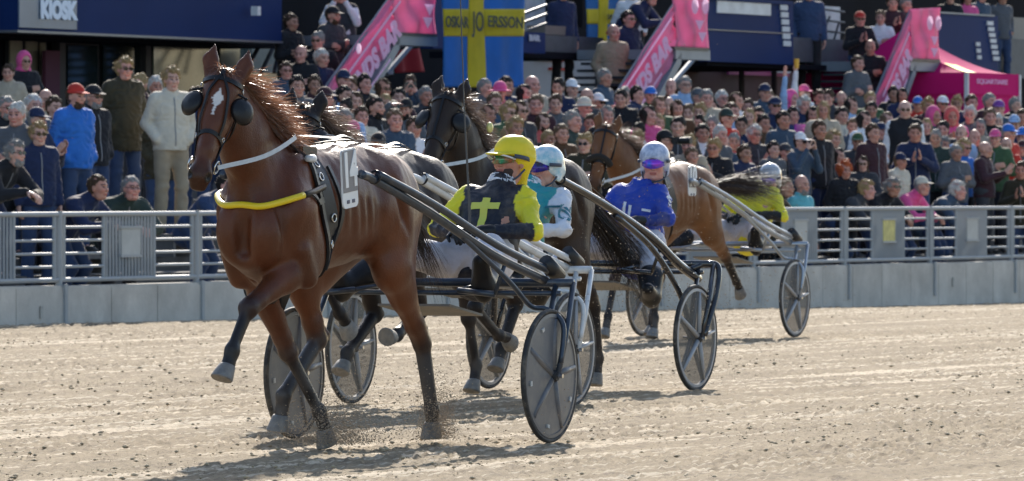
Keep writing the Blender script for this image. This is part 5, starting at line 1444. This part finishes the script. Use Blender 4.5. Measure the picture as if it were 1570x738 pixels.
mane_bay = mat('mane_chestnut', (.23, .105, .055), rough=.28, var=.5, scale=40, trans=.5, spec=1.0, sheen=.3)
mane_dark = mat('mane_dark', (.12, .08, .06), rough=.25, var=.4, scale=40, trans=.4, spec=.8)
tail_dark = mat('tail_dark', (.03, .02, .016), rough=.35, var=.4, scale=40, trans=.3, spec=.7)
def mir(J): return [(p[0], -p[1], p[2]) for p in J]
XA, YA = -1.01, 36.33
HA, bvA, MA = horse('bay racehorse out in front with white star, yellow breast collar and number 14', XA, YA, (1.06, .02, 1.90), (.285, .0, -.508), (.86, .38, .45),
    [[(.87, .06, .735), (1.00, .035, .525), (1.05, .02, .405)], [(.10, -.10, .50), (-.12, -.03, .19), (-.17, -.01, .055)]],
    [[(-.52, .19, .93), (-.93, .17, .525), (-1.05, .17, .175), (-1.06, .17, .06)], [(-.16, -.17, .93), (-.30, -.13, .55), (-.03, -.19, .27), (-.03, -.21, .12)]],
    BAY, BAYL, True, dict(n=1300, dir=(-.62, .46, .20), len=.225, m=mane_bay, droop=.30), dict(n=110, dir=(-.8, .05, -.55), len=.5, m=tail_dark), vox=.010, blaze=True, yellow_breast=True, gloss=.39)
XB, YB = -.847, 42.4
HB, bvB, MB_ = horse('near-black racehorse almost wholly hidden behind the bay with the white star', XB, YB, (1.03, .06, 1.79), (.30, .05, -.50), (.86, .30, .45),
    [[(.80, .10, .78), (.62, .10, .60), (.50, .10, .52)], [(.75, -.10, .80), (.60, -.10, .60), (.48, -.10, .50)]],
    [[(-.18, .17, .93), (-.38, .15, .60), (-.06, .15, .46), (.05, .15, .43)], [(-.24, -.17, .93), (-.40, -.16, .575), (-.02, -.16, .35), (.04, -.16, .25)]],
    (.022, .015, .013), (.028, .018, .014), True, dict(n=700, dir=(-.6, .5, .1), len=.26, m=mane_dark, w=.005), dict(n=260, dir=(-.9, .2, -.25), len=.6, m=tail_dark), gloss=.47)
XC, YC = -.005, 45.8
HC, bvC, MC = horse('dark brown racehorse with its head above the yellow driver cap', XC, YC, (1.02, .02, 1.92), (.33, .0, -.47), (.90, .18, .5),
    [[(.88, .15, .58), (.52, .15, .40), (.36, .15, .375)], [(.35, -.14, .50), (.25, -.13, .20), (.30, -.13, .055)]],
    [[(-.55, .19, .93), (-.92, .17, .55), (-1.02, .16, .22), (-.99, .16, .07)], [(-.18, -.17, .93), (-.40, -.15, .58), (-.18, -.15, .30), (-.12, -.15, .18)]],
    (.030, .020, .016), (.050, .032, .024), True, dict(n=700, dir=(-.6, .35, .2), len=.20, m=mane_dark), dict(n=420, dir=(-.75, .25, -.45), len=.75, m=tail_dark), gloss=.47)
XD, YD = 1.324, 62.8
HD, bvD, MD = horse('lighter bay racehorse farthest back with dark noseband and streaming tail', XD, YD, (1.08, -.06, 1.86), (.27, .0, -.50), (.88, .40, .4),
    [[(.50, .15, .50), (.50, .15, .20), (.54, .15, .055)], [(.72, -.14, .53), (.86, -.14, .22), (.93, -.14, .06)]],
    [[(-.66, .20, .95), (-1.05, .17, .72), (-1.32, .16, .50), (-1.42, .16, .41)], [(-.12, -.17, .93), (-.30, -.15, .55), (-.15, -.15, .2), (-.10, -.15, .06)]],
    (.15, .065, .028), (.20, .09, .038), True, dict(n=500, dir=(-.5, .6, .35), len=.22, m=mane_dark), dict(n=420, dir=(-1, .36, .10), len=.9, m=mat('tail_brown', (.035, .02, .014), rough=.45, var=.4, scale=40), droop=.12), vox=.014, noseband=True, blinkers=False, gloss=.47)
# yellow ear plug pompon on the dark brown horse, hoods over the ears
m = MB(); m.lathe([(.0001, -.02), (.03, -.01), (.035, 0), (.03, .01), (.0001, .02)], 14, Matrix.Translation((.70, .17, 1.72)) @ Matrix.Rotation(pi / 2, 4, 'X')); m.build('ear_plug_disc', mat('pale_yellow_plastic', (.6, .55, .2), rough=.5), HC, smooth=True)

def number_plate(root, txt, a, b_, z, hgt=.30, wid=.21, tilt=0):
    M = Matrix.Translation((a, b_, z)) @ Matrix.Rotation(radians(180), 4, 'Z') @ Matrix.Rotation(tilt, 4, 'Y')
    m = MB(); pts = []
    for (cx_, cz_, a0) in ((wid / 2 - .03, hgt / 2 - .03, 0), (-wid / 2 + .03, hgt / 2 - .03, 90), (-wid / 2 + .03, -hgt / 2 + .03, 180), (wid / 2 - .03, -hgt / 2 + .03, 270)):
        for k in range(4): t_ = radians(a0 + 30 * k); pts.append((cx_ + .03 * cos(t_), cz_ + .03 * sin(t_)))
    m.prism(pts, -.005, .003, M); pl = m.build('number_plate', mat('plate_white', (.74, .75, .76), rough=.4), root)
    m = MB(); m.box((0, -.006, .035), (wid * .93, .003, hgt * .70), M); m.build('plate_field', mat('plate_grey', (.22, .21, .22), rough=.5), pl)
    o = lettering('digits', txt, .235, mat('plate_digit', (.82, .82, .82), rough=.5), pl, Matrix.Identity(4), .010, sx=.72, extr=.002); o.data.transform(M @ Matrix.Translation((0, -.009, .035)) @ Matrix.Rotation(pi / 2, 4, 'X'))
    m = MB()
    for k in (-.03, .03): m.box((k, -.0065, -.118), (.028, .003, .018), M)
    m.build('plate_print', mat('plate_dark_print', (.1, .1, .14), rough=.6), pl)
    return pl
number_plate(HA, '14', .36, .37, 1.385, .30, .175, radians(-6))
number_plate(HD, '10', .12, .34, 1.40, .26, .17)

# ------------------------------------------------------------------ sulkies
def wheel(parent, side, style, tyre_m, disc_m, spoke_m, R=.352):
    c = Vector((0, .745 * side, R)); M = Matrix.Translation(c) @ Matrix.Rotation(pi / 2, 4, 'X')
    w_ = empty('wheel'); w_.parent = parent
    m = MB(); pr = [(R - .024 + .013 * cos(t), .012 * sin(t) * 1.2) for t in np.linspace(0, 2 * pi, 11)]; pr = [(r_ + .011, z_) for r_, z_ in pr]; m.lathe(pr, 56, M); m.build('tyre', tyre_m, w_, smooth=True)
    m = MB(); m.lathe([(R - .026, -.011), (R - .045, -.013), (R - .05, 0), (R - .045, .013), (R - .026, .011)], 56, M); m.build('rim', disc_m if style == 'disc' else spoke_m, w_, auto=40)
    m = MB(); m.lathe([(.0001, -.045), (.026, -.045), (.034, -.02), (.034, .02), (.026, .045), (.0001, .045)], 20, M); m.build('hub', tyre_m, w_, auto=40)
    for z_ in (-1, 1):
        m = MB(); m.lathe([(.03, .024 * z_), (.15, .014 * z_), (.24, .010 * z_), (R - .044, .008 * z_)], 56, M); m.build('wheel_disc', disc_m, w_, smooth=True)
    for k in range(5):
        a = 2 * pi * k / 5 + .5
        for z_ in (-1, 1):
            p0 = M @ Vector((.03 * cos(a), .03 * sin(a), .028 * z_)); p1 = M @ Vector((.20 * cos(a), .20 * sin(a), .018 * z_)); p2 = M @ Vector(((R - .05) * cos(a), (R - .05) * sin(a), .011 * z_))
            p0, p1, p2 = [p_ - (M.to_3x3() @ Vector((0, 0, (.014 if style == 'disc' else .004) * z_))) for p_ in (p0, p1, p2)]; m = MB(); m.tube([p0, p1, p2], [.022, .021, .016] if style == 'disc' else [.018, .014, .010], 8); m.build('spoke', spoke_m, w_, smooth=True)
        if style == 'disc':
            a2 = a + pi / 5; p = M @ Vector(((R - .085) * cos(a2), (R - .085) * sin(a2), 0)); m = MB(); m.box((0, 0, 0), (.018, .034, .026), Matrix.Translation(p) @ Matrix.Rotation(-a2, 4, 'Y')); m.build('valve_cutout', mat('cutout_pale', (.5, .5, .48), rough=.7), w_)
    return w_
def sulky(label, X, Y, tube_m, tyre_m, disc_m, spoke_m, style, shaft='straight'):
    r = empty('racing_sulky', (X, Y, 0), RIGZ); tag(r, label, 'sulky', 'two-wheeled racing sulkies')
    for s in (1, -1): wheel(r, s, style, tyre_m, disc_m, spoke_m)
    zb = .835; ab = -.27
    m = MB(); m.tube([(ab, -.76, zb), (ab, .76, zb)], .023, 12); m.build('cross_bar', tube_m, r, smooth=True)
    m = MB(); m.tube([(ab + .03, -.70, zb - .055), (ab + .03, .70, zb - .055)], .014, 8); m.build('lower_cross_bar', tube_m, r, smooth=True)
    for s in (1, -1):
        m = MB(); m.tube([(ab, .76 * s, zb), (-.10, .79 * s, .55), (0, .79 * s, .352)], .016, 8); m.build('fork_leg', tube_m, r, smooth=True)
        m = MB(); m.tube([(ab, .66 * s, zb), (-.10, .685 * s, .57), (0, .70 * s, .352)], .016, 8); m.build('fork_leg', tube_m, r, smooth=True)
        m = MB(); m.tube([(0, .66 * s, .352), (0, .82 * s, .352)], .012, 8); m.build('axle', chrome, r)
        if shaft == 'straight':
            sp = [(ab, .60 * s, zb + .01), (.3, .55 * s, .99), (.9, .47 * s, 1.21), (1.40, .40 * s, 1.375), (1.54, .39 * s, 1.405)]
            m = MB(); m.tube(spline(sp, 5), .023, 12); m.build('shaft', tube_m, r, smooth=True)
            sp = [(ab - .05, .63 * s, zb + .05), (.3, .585 * s, 1.035), (.9, .50 * s, 1.25), (1.40, .42 * s, 1.405)]
            m = MB(); m.tube(spline(sp, 5), .020, 10); m.build('shaft_brace', tube_m, r, smooth=True)
            m = MB(); m.tube([(ab - .09, .635 * s, zb + .035), (ab + .06, .625 * s, zb + .11)], .042, 12); m.build('shaft_sleeve', mat('black_rubber', (.015, .015, .016)), r, smooth=True)
            sp = [(.62, .51 * s, 1.10), (.22, .60 * s, .86), (.02, .64 * s, .72), (-.06, .70 * s, .70), (-.07, .79 * s, .62), (-.02, .80 * s, .42)]
            m = MB(); m.tube(spline(sp, 6), .014, 8); m.build('stay', tube_m, r, smooth=True)
        else:
            sp = [(ab + .02, .66 * s, zb - .10), (.0, .62 * s, .84), (.35, .56 * s, 1.03), (.9, .47 * s, 1.24), (1.45, .40 * s, 1.40), (1.66, .38 * s, 1.45)]
            m = MB(); m.tube(spline(sp, 6), [.030] * 13 + [.026] * 18, 12); m.build('shaft', tube_m, r, smooth=True)
            sp = [(.75, .50 * s, 1.16), (.35, .58 * s, .95), (.10, .66 * s, .68), (.02, .70 * s, .48), (0, .72 * s, .36)]
            m = MB(); m.tube(spline(sp, 6), .020, 10); m.build('stay', tube_m, r, smooth=True)
            sp = [(ab + .05, .62 * s, .80), (ab - .02, .72 * s, .84), (ab - .02, .79 * s, .80), (-.18, .81 * s, .60), (-.02, .80 * s, .36)]
            m = MB(); m.tube(spline(sp, 6), .020, 10); m.build('wheel_hoop', tube_m, r, smooth=True)
        m = MB(); m.tube([(.18, .30 * s, .80), (.20, .52 * s, .78)], .016, 8); m.build('footrest', tube_m, r, smooth=True)
        m = MB(); m.tube([(.20, .52 * s, .78), (.20, .575 * s, .93)], .012, 8); m.tube([(.18, .30 * s, .80), (ab, .28 * s, zb)], .012, 8); m.build('footrest_bracket', tube_m, r, smooth=True)
        m = MB(); m.tube([(ab, .16 * s, zb), (-.85, .16 * s, .80)], .016, 8); m.build('seat_rail', tube_m, r, smooth=True)
        m = MB(); m.tube([(1.42, .40 * s, 1.38), (1.42, .33 * s, 1.40)], .012, 8); ring(m, (1.40, .40 * s, 1.39), (1, 0, .3), .032, .007); m.build('shaft_clamp', mat('black_rubber', (.015,.015,.016)) if 0 else leather, r, smooth=True)
    me_v, me_f = sdf_mesh([E((-.78, 0, .835), (.20, .20, .045), .03), E((-.92, 0, .88), (.05, .19, .075), .05)], .012, 1)
    ob('seat', mesh_from('seat', me_v, me_f), leather, r)
    m = MB(); m.box((-.02, 0, .70), (.42, .42, .012), Matrix.Rotation(radians(-8), 4, 'Y')); m.build('mud_guard', mat('guard_grey', (.14, .135, .125), rough=.6, dirt=(.3, .25, .19), dscale=8), r)
    return r
dk = mat('sulky_dark_tube', (.035, .05, .075), rough=.3, metal=.3, dirt=(.2, .17, .14), dscale=9, damt=.35)
wt = mat('sulky_white_tube', (.62, .64, .66), rough=.35, dirt=(.3, .26, .2), dscale=9, damt=.4)
bl = mat('sulky_black_tube', (.014, .016, .022), rough=.18, coat=.6, dirt=(.2, .17, .14), dscale=12, damt=.2)
gy = mat('sulky_silver_tube', (.34, .37, .41), rough=.3, metal=.6)
rub = mat('tyre_rubber', (.022, .022, .024), rough=.7, dirt=(.26, .22, .17), dscale=10, damt=.6)
dsk = mat('wheel_disc_grey', (.10, .105, .12), rough=.45, var=.15, scale=3, dirt=(.26, .23, .19), dscale=8, damt=.45)
dsk2 = mat('dusty_clear_disc', (.10, .10, .10), rough=.5, alpha=.55, spec=.2, dirt=(.22, .18, .14), dscale=10, damt=.6)
spk = mat('spoke_pale', (.34, .35, .37), rough=.4)
SA = sulky('dark grey sulky with solid grey disc wheels behind the number 14 bay', -.48, 37.5, dk, rub, dsk, dsk, 'disc')
SB = sulky('white-tubed sulky half hidden beyond the dark grey one', -.316, 43.6, wt, rub, dsk2, spk, 'clear')
SC = sulky('glossy black sulky with curved hoop arms under the blue driver', .526, 47.0, bl, rub, dsk2, spk, 'clear', 'curved')
SD = sulky('silver sulky with spoked wheels farthest back by the rail', 1.855, 64.0, gy, rub, dsk2, spk, 'clear')
for s_ in (SB, SD): s_['label']

# ------------------------------------------------------------------ drivers
def driver_pose(head, hf, el, wr, hd, kn=None, an=None, lean=0.0):
    J = dict(pelvis=(-.76, 0, .93), chest=(-.89 + lean, .01, 1.18), neck=(-.965 + lean, .02, 1.335), head=head, hf=hf,
             sh=[(-.93 + lean, .175, 1.275), (-.93 + lean, -.155, 1.275)], hip=[(-.70, .10, .91), (-.70, -.10, .91)], kn=kn or [(-.30, .27, 1.01), (-.30, -.25, 1.01)], an=an or [(.10, .41, .82), (.10, -.41, .82)],
             thin=.84, toe=[(.17, .43, .93), (.17, -.43, .93)], el=el, wr=wr, hd=hd, hp=[(0, -.3, -1), (0, .3, -1)], curl=[1.15, 1.15])
    return J
def decal(name, bv, origin, nrm, up, shapes, m_, parent, off=.004, text=None, size=.1, bold=.006, depth=.5):
    """shapes: rectangles (x0,y0,x1,y1) on a plane, laid on the cloth below it"""
    nrm = Vector(nrm).normalized(); up = Vector(up); up = (up - nrm * up.dot(nrm)).normalized(); rt = up.cross(nrm); o = Vector(origin); V = []; F = []
    def cast(x, y):
        p = o + rt * x + up * y; h = bv.ray_cast(p + nrm * depth, -nrm); return (h[0] + nrm * off) if h[0] is not None and (h[0] - p).length < .16 else p
    if text:
        t_ = lettering('t', text, size, m_, None, Matrix.Identity(4), bold, extr=0.0); me = t_.data
        for v in me.vertices: v.co = cast(v.co.x, v.co.y)
        t_.name = name; t_.parent = parent; return t_
    for (x0, y0, x1, y1) in shapes:
        nx, ny = max(1, int((x1 - x0) / .012)), max(1, int((y1 - y0) / .012)); b0 = len(V)
        for j in range(ny + 1):
            for i in range(nx + 1): V.append(cast(x0 + (x1 - x0) * i / nx, y0 + (y1 - y0) * j / ny))
        for j in range(ny):
            for i in range(nx): a = b0 + j * (nx + 1) + i; F.append((a, a + 1, a + nx + 2, a + nx + 1))
    return ob(name, mesh_from(name, V, F, True), m_, parent)
def helmet_parts(M, root, shell_m, cover=False, goggle=(0, .3, .1), pattern=None, edge=None, glow=None):
    P = [E((-.010, 0, .045), (.128, .108, .112), .02), C((-.03, .085, -.01), (-.03, .085, -.06), .03, .028, .03, sq=((0, 1, 0), .6)), C((-.03, -.085, -.01), (-.03, -.085, -.06), .03, .028, .03, sq=((0, 1, 0), .6)),
         E((-.085, 0, -.02), (.045, .09, .06), .04), E((.095, 0, -.055), (.10, .066, .095), .015, neg=True)]
    if cover:
        P = [E((-.020, 0, .055), (.128, .110, .108), .02), C((-.07, 0, .02), (-.09, 0, -.10), .098, .052, .04, sq=((1, 0, 0), .6)), C((.05, -.04, .035), (.165, -.02, .015), .06, .035, .03, sq=((0, 0, 1), .2)), C((.05, .04, .035), (.165, .02, .015), .06, .035, .03, sq=((0, 0, 1), .2)),
             E((.100, 0, -.085), (.13, .11, .115), .015, neg=True)]
    V, F = sdf_mesh(P, .007, 1)
    if cover: V = wrinkle(V, F, .0025, 26)
    A = np.array(M); o = ob('helmet', mesh_from('helmet', V @ A[:3, :3].T + A[:3, 3], F), shell_m, root)
    if edge: 
        m = MB(); m.ribbon([M @ Vector((.05 + .118 * cos(t), .088 * sin(t), .005 + .018 * cos(t))) for t in np.linspace(-1.4, 1.4, 14)], [M.to_3x3() @ Vector((0, 0, -1))] * 14, .012, .008); m.build('peak_edge', edge, o, smooth=True)
    m = MB(); pts = []; nn = []
    for t in np.linspace(-1.05, 1.05, 15): pts.append(M @ Vector((.018 + .094 * cos(t), .083 * sin(t), .004 - .004 * cos(3 * t)))); nn.append(M.to_3x3() @ Vector((cos(t), sin(t), .1)))
    m.ribbon(pts, nn, [.042 + .022 * max(0, cos(t * 1.6)) for t in np.linspace(-1.05, 1.05, 15)], .008)
    m.build('goggles', mat('goggle_lens_%d' % int(goggle[2] * 100), goggle, rough=.12, metal=.35, var=.6, scale=18, col2=glow or (.05, .02, .35)), root, smooth=True)
    m = MB(); pts = [M @ Vector((.02 + .125 * cos(t), .112 * sin(t), .02)) for t in np.linspace(1.0, 2 * pi - 1.0, 18)]; m.ribbon(pts, [M.to_3x3() @ Vector((cos(t), sin(t), 0)) for t in np.linspace(1.0, 2 * pi - 1.0, 18)], .022, .004)
    m.build('goggle_strap', mat('strap_grey', (.05, .06, .09), rough=.6), root, smooth=True)
    m = MB()
    m.tube(spline([M @ Vector(p) for p in [(-.02, .088, -.04), (.035, .075, -.10), (.062, 0, -.128), (.035, -.075, -.10), (-.02, -.088, -.04)]], 5), .006, 6); m.build('chin_strap', mat('strap_grey', (.05, .06, .09)), root, smooth=True)
    return o
def driver(label, X, Y, J, jac, jcols, trousers, boots_m, helm, skin=0, glove=None, armk=None, zoff=0):
    V, F, c = None, None, None
    Pb = body_prims(J); Vb, Fb = sdf_mesh(Pb, .018, 1); V2, F2 = sdf_mesh(head_prims(), .0045, 1); c2 = head_cols(V2); M = head_M(J, 4); A = np.array(M); V2 = V2 @ A[:3, :3].T + A[:3, 3]
    V, F, c = joinm([(Vb, Fb, None), (V2, F2, c2)])
    r = ob('person', mesh_from('driver_body', V, F, True, c), skinm(skin), None, (X, Y, 0), (0, 0, RIGZ)); tag(r, label, 'person', 'sulky drivers')
    # silks
    P = body_prims(J, .012, 'top'); up = (Vector(J['chest']) - Vector(J['pelvis'])).normalized(); pel = Vector(J['pelvis']); nk = Vector(J['neck'])
    lat = tuple((Vector(J['sh'][0]) - Vector(J['sh'][1])).normalized())
    P.append(C(pel + up * .06, pel - up * .06, .142, .150, .04, sq=(lat, 1.15))); P.append(C(nk - up * .03, nk + up * .035, .082, .076, .03)); P.append(C(nk + up * .02, nk + up * .12, .058, .062, .01, neg=True))
    for p in P: p['col'] = jcols['torso']
    n_arm = 4
    for i in range(2):
        P[n_arm + 2 * i]['col'] = jcols['upper']; P[n_arm + 2 * i + 1]['col'] = jcols['fore']
        s_, e_ = Vector(J['sh'][i]), Vector(J['el'][i]); P.append(C(s_, s_.lerp(e_, .3), .066, .062, .03, col=jcols['upper']))
    Vj, Fj = sdf_mesh(P, .010, 1); Vj = wrinkle(Vj, Fj, .0065, 20); Vj = wrinkle(Vj, Fj, .003, 45); cj = prim_cols(Vj, P, jcols['torso'], 260)
    # one clean colour per spot
    pal = [jcols['torso'], jcols['upper'], jcols['fore']]; D = np.stack([((cj - np.array(p_)) ** 2).sum(1) for p_ in pal], 1); cj = np.array(pal)[D.argmin(1)]
    me = mesh_from('silks', Vj, Fj, True, cj); ja = ob('racing_jacket', me, mat('racing_silk', (1, 1, 1), rough=.55, attr=True, spec=.35, var=.08, scale=6, bump=.15, bscale=60, dirt=(.3, .25, .2), dscale=9, damt=.25), r); bj = snapper(me)
    Jt = dict(J); Jt['an'] = [Vector(J['kn'][i]).lerp(Vector(J['an'][i]), .5 if 'yellow cross' in label else .7) for i in (0, 1)]; Vt, Ft = sdf_mesh(body_prims(Jt, .020, 'legs'), .012, 1); Vt = wrinkle(Vt, Ft, .006, 18)
    ob('trousers', mesh_from('trousers', Vt, Ft), trousers, r)
    for i in (0, 1):
        k_, a, t = Vector(J['kn'][i]), Vector(J['an'][i]), Vector(J['toe'][i]); fd = (t - a).normalized()
        Vs, Fs = sdf_mesh([C(k_.lerp(a, .42 if 'yellow cross' in label else .62), a, .086, .066, .03), C(a, a + fd * .16, .058, .042, .03), C(a - (k_ - a).normalized() * -.0 , a - fd * .05 + (a - k_).normalized() * .03, .046, .036, .03)], .010, 1); ob('boot', mesh_from('boot', Vs, Fs), boots_m, r)
        Vh, Fh = sdf_mesh(hand_prims(J['wr'][i], J['hd'][i], J['hp'][i], 1 if i == 0 else -1, J['curl'][i], r=.0115) + [C(J['wr'][i], Vector(J['wr'][i]) - Vector(J['hd'][i]).normalized() * .05, .034, .036, .02)], .0055, 1); ob('glove', mesh_from('glove', Vh, Fh), glove or leather, r)
    helmet_parts(M, r, **helm)
    # scarf
    m = MB(); 
    for k in range(3): ring(m, nk + up * (.02 + .016 * k), up, .068 - .004 * k, .014, 18)
    m.build('neck_scarf', mat('scarf_white', (.6, .62, .68), rough=.8, var=.3, scale=40), r, smooth=True)
    return r, bj
whites = mat('racing_whites', (.62, .61, .66), rough=.75, var=.1, scale=6, bump=.25, bscale=60, dirt=(.30, .26, .22), dscale=7, damt=.55)
YEL = (.74, .66, .02); NAV = (.012, .014, .025)
jA = driver_pose((-1.04, .05, 1.475), (.94, -.27, .17), [(-.73, .33, 1.10), (-.78, -.27, 1.12)], [(-.55, .10, 1.105), (-.53, -.04, 1.10)], [(.5, -.8, .0), (.7, .45, .05)])
DA, bA = driver('driver in black silks with yellow cross and yellow peaked cap cover', -.48, 37.5, jA, None, dict(torso=NAV, upper=YEL, fore=NAV), whites, leather,
    dict(shell_m=mat('cap_cover_yellow', (.78, .62, .02), rough=.6, var=.06, bump=.2, bscale=50), cover=True, goggle=(.02, .34, .18), edge=mat('peak_white', (.7, .7, .7), rough=.5), glow=(.30, .10, .05)), skin=2)
cr = Vector((-.80, .01, 1.19)); nr_ = Vector((.86, 0, .5))
bdm = beard_mesh(); bdm.transform(head_M(jA, 4)); ob('beard', bdm, mat('stubble', (.05, .03, .025), rough=.9), DA)
decal('cross_emblem', bA, cr, nr_, (0, 0, 1), [(-.022, -.13, .022, .085), (-.085, .015, .085, .058), (-.055, -.13, .055, -.105)], mat('emblem_yellow', (.62, .62, .10), rough=.6), DA)
m = MB(); m.tube([(-.50, .045, 1.06), (-.505, .05, 1.20), (-.50, .02, 1.75), (-.49, -.01, 2.65)], [.010, .008, .004, .0025], 8); wh = m.build('driving_whip', mat('whip_grey', (.05, .05, .055), rough=.35), auto=40); wh.location = (-.48, 37.5, 0); wh.rotation_euler = (0, 0, RIGZ)
tag(wh, 'thin upright dark whip held by the driver in the yellow cap cover', 'whip')
jB = driver_pose((-1.10, .08, 1.46), (.95, -.22, .03), [(-.75, .36, 1.08), (-.78, -.27, 1.10)], [(-.52, .13, 1.06), (-.52, -.06, 1.06)], [(.5, -.8, .0), (.6, .6, 0)])
jB['sh'] = [(-.96, .24, 1.27), (-.94, -.14, 1.27)]
DB, bB = driver('driver in white and teal silks with pale blue helmet behind the yellow capped one', -.316, 43.6, jB, None, dict(torso=(.02, .27, .30), upper=(.66, .68, .74), fore=(.66, .68, .74)), whites, leather,
    dict(shell_m=mat('helmet_pale_blue', (.28, .52, .62), rough=.3, var=.5, scale=22, col2=(.7, .75, .78), coat=.5), goggle=(.05, .05, .06)), skin=0)
decal('sleeve_letters', bB, (-.82, .34, 1.17), (.25, 1, 0), (0, 0, 1), [], mat('print_teal', (.03, .16, .22), rough=.6), DB, text='ÖY', size=.11, depth=.2)
decal('chest_letters', bB, (-.83, .04, 1.22), (.9, 0, .45), (0, 0, 1), [], mat('print_teal', (.03,.16,.22)) , DB, text='M', size=.12)
jC = driver_pose((-.84, .09, 1.50), (.95, .28, -.04), [(-.60, .29, 1.13), (-.60, -.22, 1.13)], [(-.38, .16, 1.12), (-.40, -.06, 1.14)], [(.8, -.5, .1), (.8, .4, .1)], kn=[(-.28, .30, .96), (-.28, -.26, .96)], an=[(-.02, .42, .62), (-.02, -.40, .62)], lean=.16)
jC['sh'] = [(-.77, .16, 1.29), (-.77, -.13, 1.29)]
jC['toe'] = [(.09, .45, .66), (.09, -.43, .66)]
DC, bC = driver('driver in royal blue silks with white helmet and blue mirrored goggles', .526, 47.0, jC, None, dict(torso=(.014, .05, .38), upper=(.014, .05, .38), fore=(.012, .03, .20)), whites, leather,
    dict(shell_m=mat('helmet_white_blue', (.55, .60, .74), rough=.35, var=.5, scale=30, col2=(.30, .36, .52), coat=.3), goggle=(.02, .15, .75), glow=(.35, .05, .6)), skin=4)
decal('chest_print', bC, (-.70, .02, 1.17), (.95, .25, .2), (0, .15, 1), [(-.085, -.06, -.065, .05), (-.045, -.08, -.025, .03), (.05, -.05, .12, -.03), (.05, 0, .11, .016)], mat('print_white', (.75, .75, .8), rough=.6), DC)
decal('shoulder_letter', bC, (-.70, .26, 1.24), (.45, .9, .35), (0, 0, 1), [], mat('print_white', (.75, .75, .8), rough=.6), DC, text='S', size=.11, depth=.25)
jD = driver_pose((-.98, .10, 1.42), (.95, .1, -.2), [(-.74, .33, 1.08), (-.70, -.27, 1.08)], [(-.62, .02, 1.10), (-.55, -.10, 1.08)], [(.3, -.9, .0), (.6, .5, 0)], lean=.05)
DD, bD = driver('driver in plain yellow silks half hidden by a streaming tail', 1.855, 64.0, jD, None, dict(torso=(.78, .70, .03), upper=(.78, .70, .03), fore=(.012, .012, .014)), whites, leather,
    dict(shell_m=mat('helmet_silver', (.42, .45, .5), rough=.2, coat=.6), goggle=(.2, .1, .6)), skin=0)
# reins from saddle to the hands, one pair per rig
for (nm, X, Y, J, a0) in (('bay with the white star', -.48, 37.5, jA, 1.28), ('near-black horse', -.316, 43.6, jB, 1.28), ('dark brown horse', .526, 47.0, jC, 1.30), ('lighter bay horse', 1.855, 64.0, jD, 1.32)):
    for s, i in ((1, 0), (-1, 1)):
        h_ = Vector(J['wr'][i]) + Vector(J['hd'][i]).normalized() * .07; st_ = Vector((a0 + .36, .06 * s, 1.60)); mdl = st_.lerp(h_, .5); mdl.z = 1.56; mdl.x = a0 - .45
        pts = spline([st_, Vector((a0 - .1, .05 * s, 1.59)), mdl, h_], 6); m = MB(); m.ribbon(pts, [Vector((0, s * .4, 1))] * len(pts), .022, .003)
        o = m.build('long_rein', webbing if nm.startswith('bay') or nm.startswith('light') else leather); o.location = (X, Y, 0); o.rotation_euler = (0, 0, RIGZ)
        tag(o, ('pale' if nm.startswith('bay') or nm.startswith('light') else 'black') + (' driving rein on the near side of the ' if s == 1 else ' driving rein on the off side of the ') + nm, 'rein')

# ------------------------------------------------------------------ sand thrown up
def rig_pt(X, Y, p):
    c, s = cos(RIGZ), sin(RIGZ); return np.array([X + p[0] * c - p[1] * s, Y + p[0] * s + p[1] * c, p[2]])
PP = []; SS = []
def puff(X, Y, p, n, sx, sz, size=.0035, back=.3):
    c = rig_pt(X, Y, p)
    q = nrg.normal(size=(n, 3)) * np.array([sx, sx * 1.5, sz]); q[:, 2] = np.abs(q[:, 2]); q[:, 0] += back * nrg.random(n) * .4
    PP.append(q + c); SS.append(size * (.5 + nrg.random(n) ** 2 * 1.4))
puff(XA, YA, (-.14, 0, .02), 6500, .09, .11, .0026); puff(XA, YA, (-1.06, .17, .02), 6000, .05, .14, .0026, back=.12); puff(XA, YA, (-.10, 0, .02), 900, .14, .16); puff(XA, YA, (-.7, .1, .02), 900, .22, .14, back=.5); puff(XA, YA, (-.02, -.2, .02), 300, .08, .07)
for (X, Y, hh_) in ((-.48, 37.5, .3), (-.316, 43.6, .6), (.526, 47.0, .7), (1.855, 64.0, .8)):
    for s in (1, -1): puff(X, Y, (-.1, .745 * s, .02), 420, .22, hh_ * .6, .0032, .2)
puff(XC, YC, (-.6, 0, .1), 1500, .5, .6, .0035); puff(XD, YD, (-.9, 0, .2), 1500, .5, .6, .004); puff(XC, YC, (-1.6, .2, .5), 900, .5, .5, .0035)
PP = np.concatenate(PP); SS = np.concatenate(SS); PP[:, 2] = np.maximum(PP[:, 2], .005)
specks('flying_sand', PP, SS, mat('airborne_sand', (.36, .28, .20), rough=.95, var=.3, scale=9))
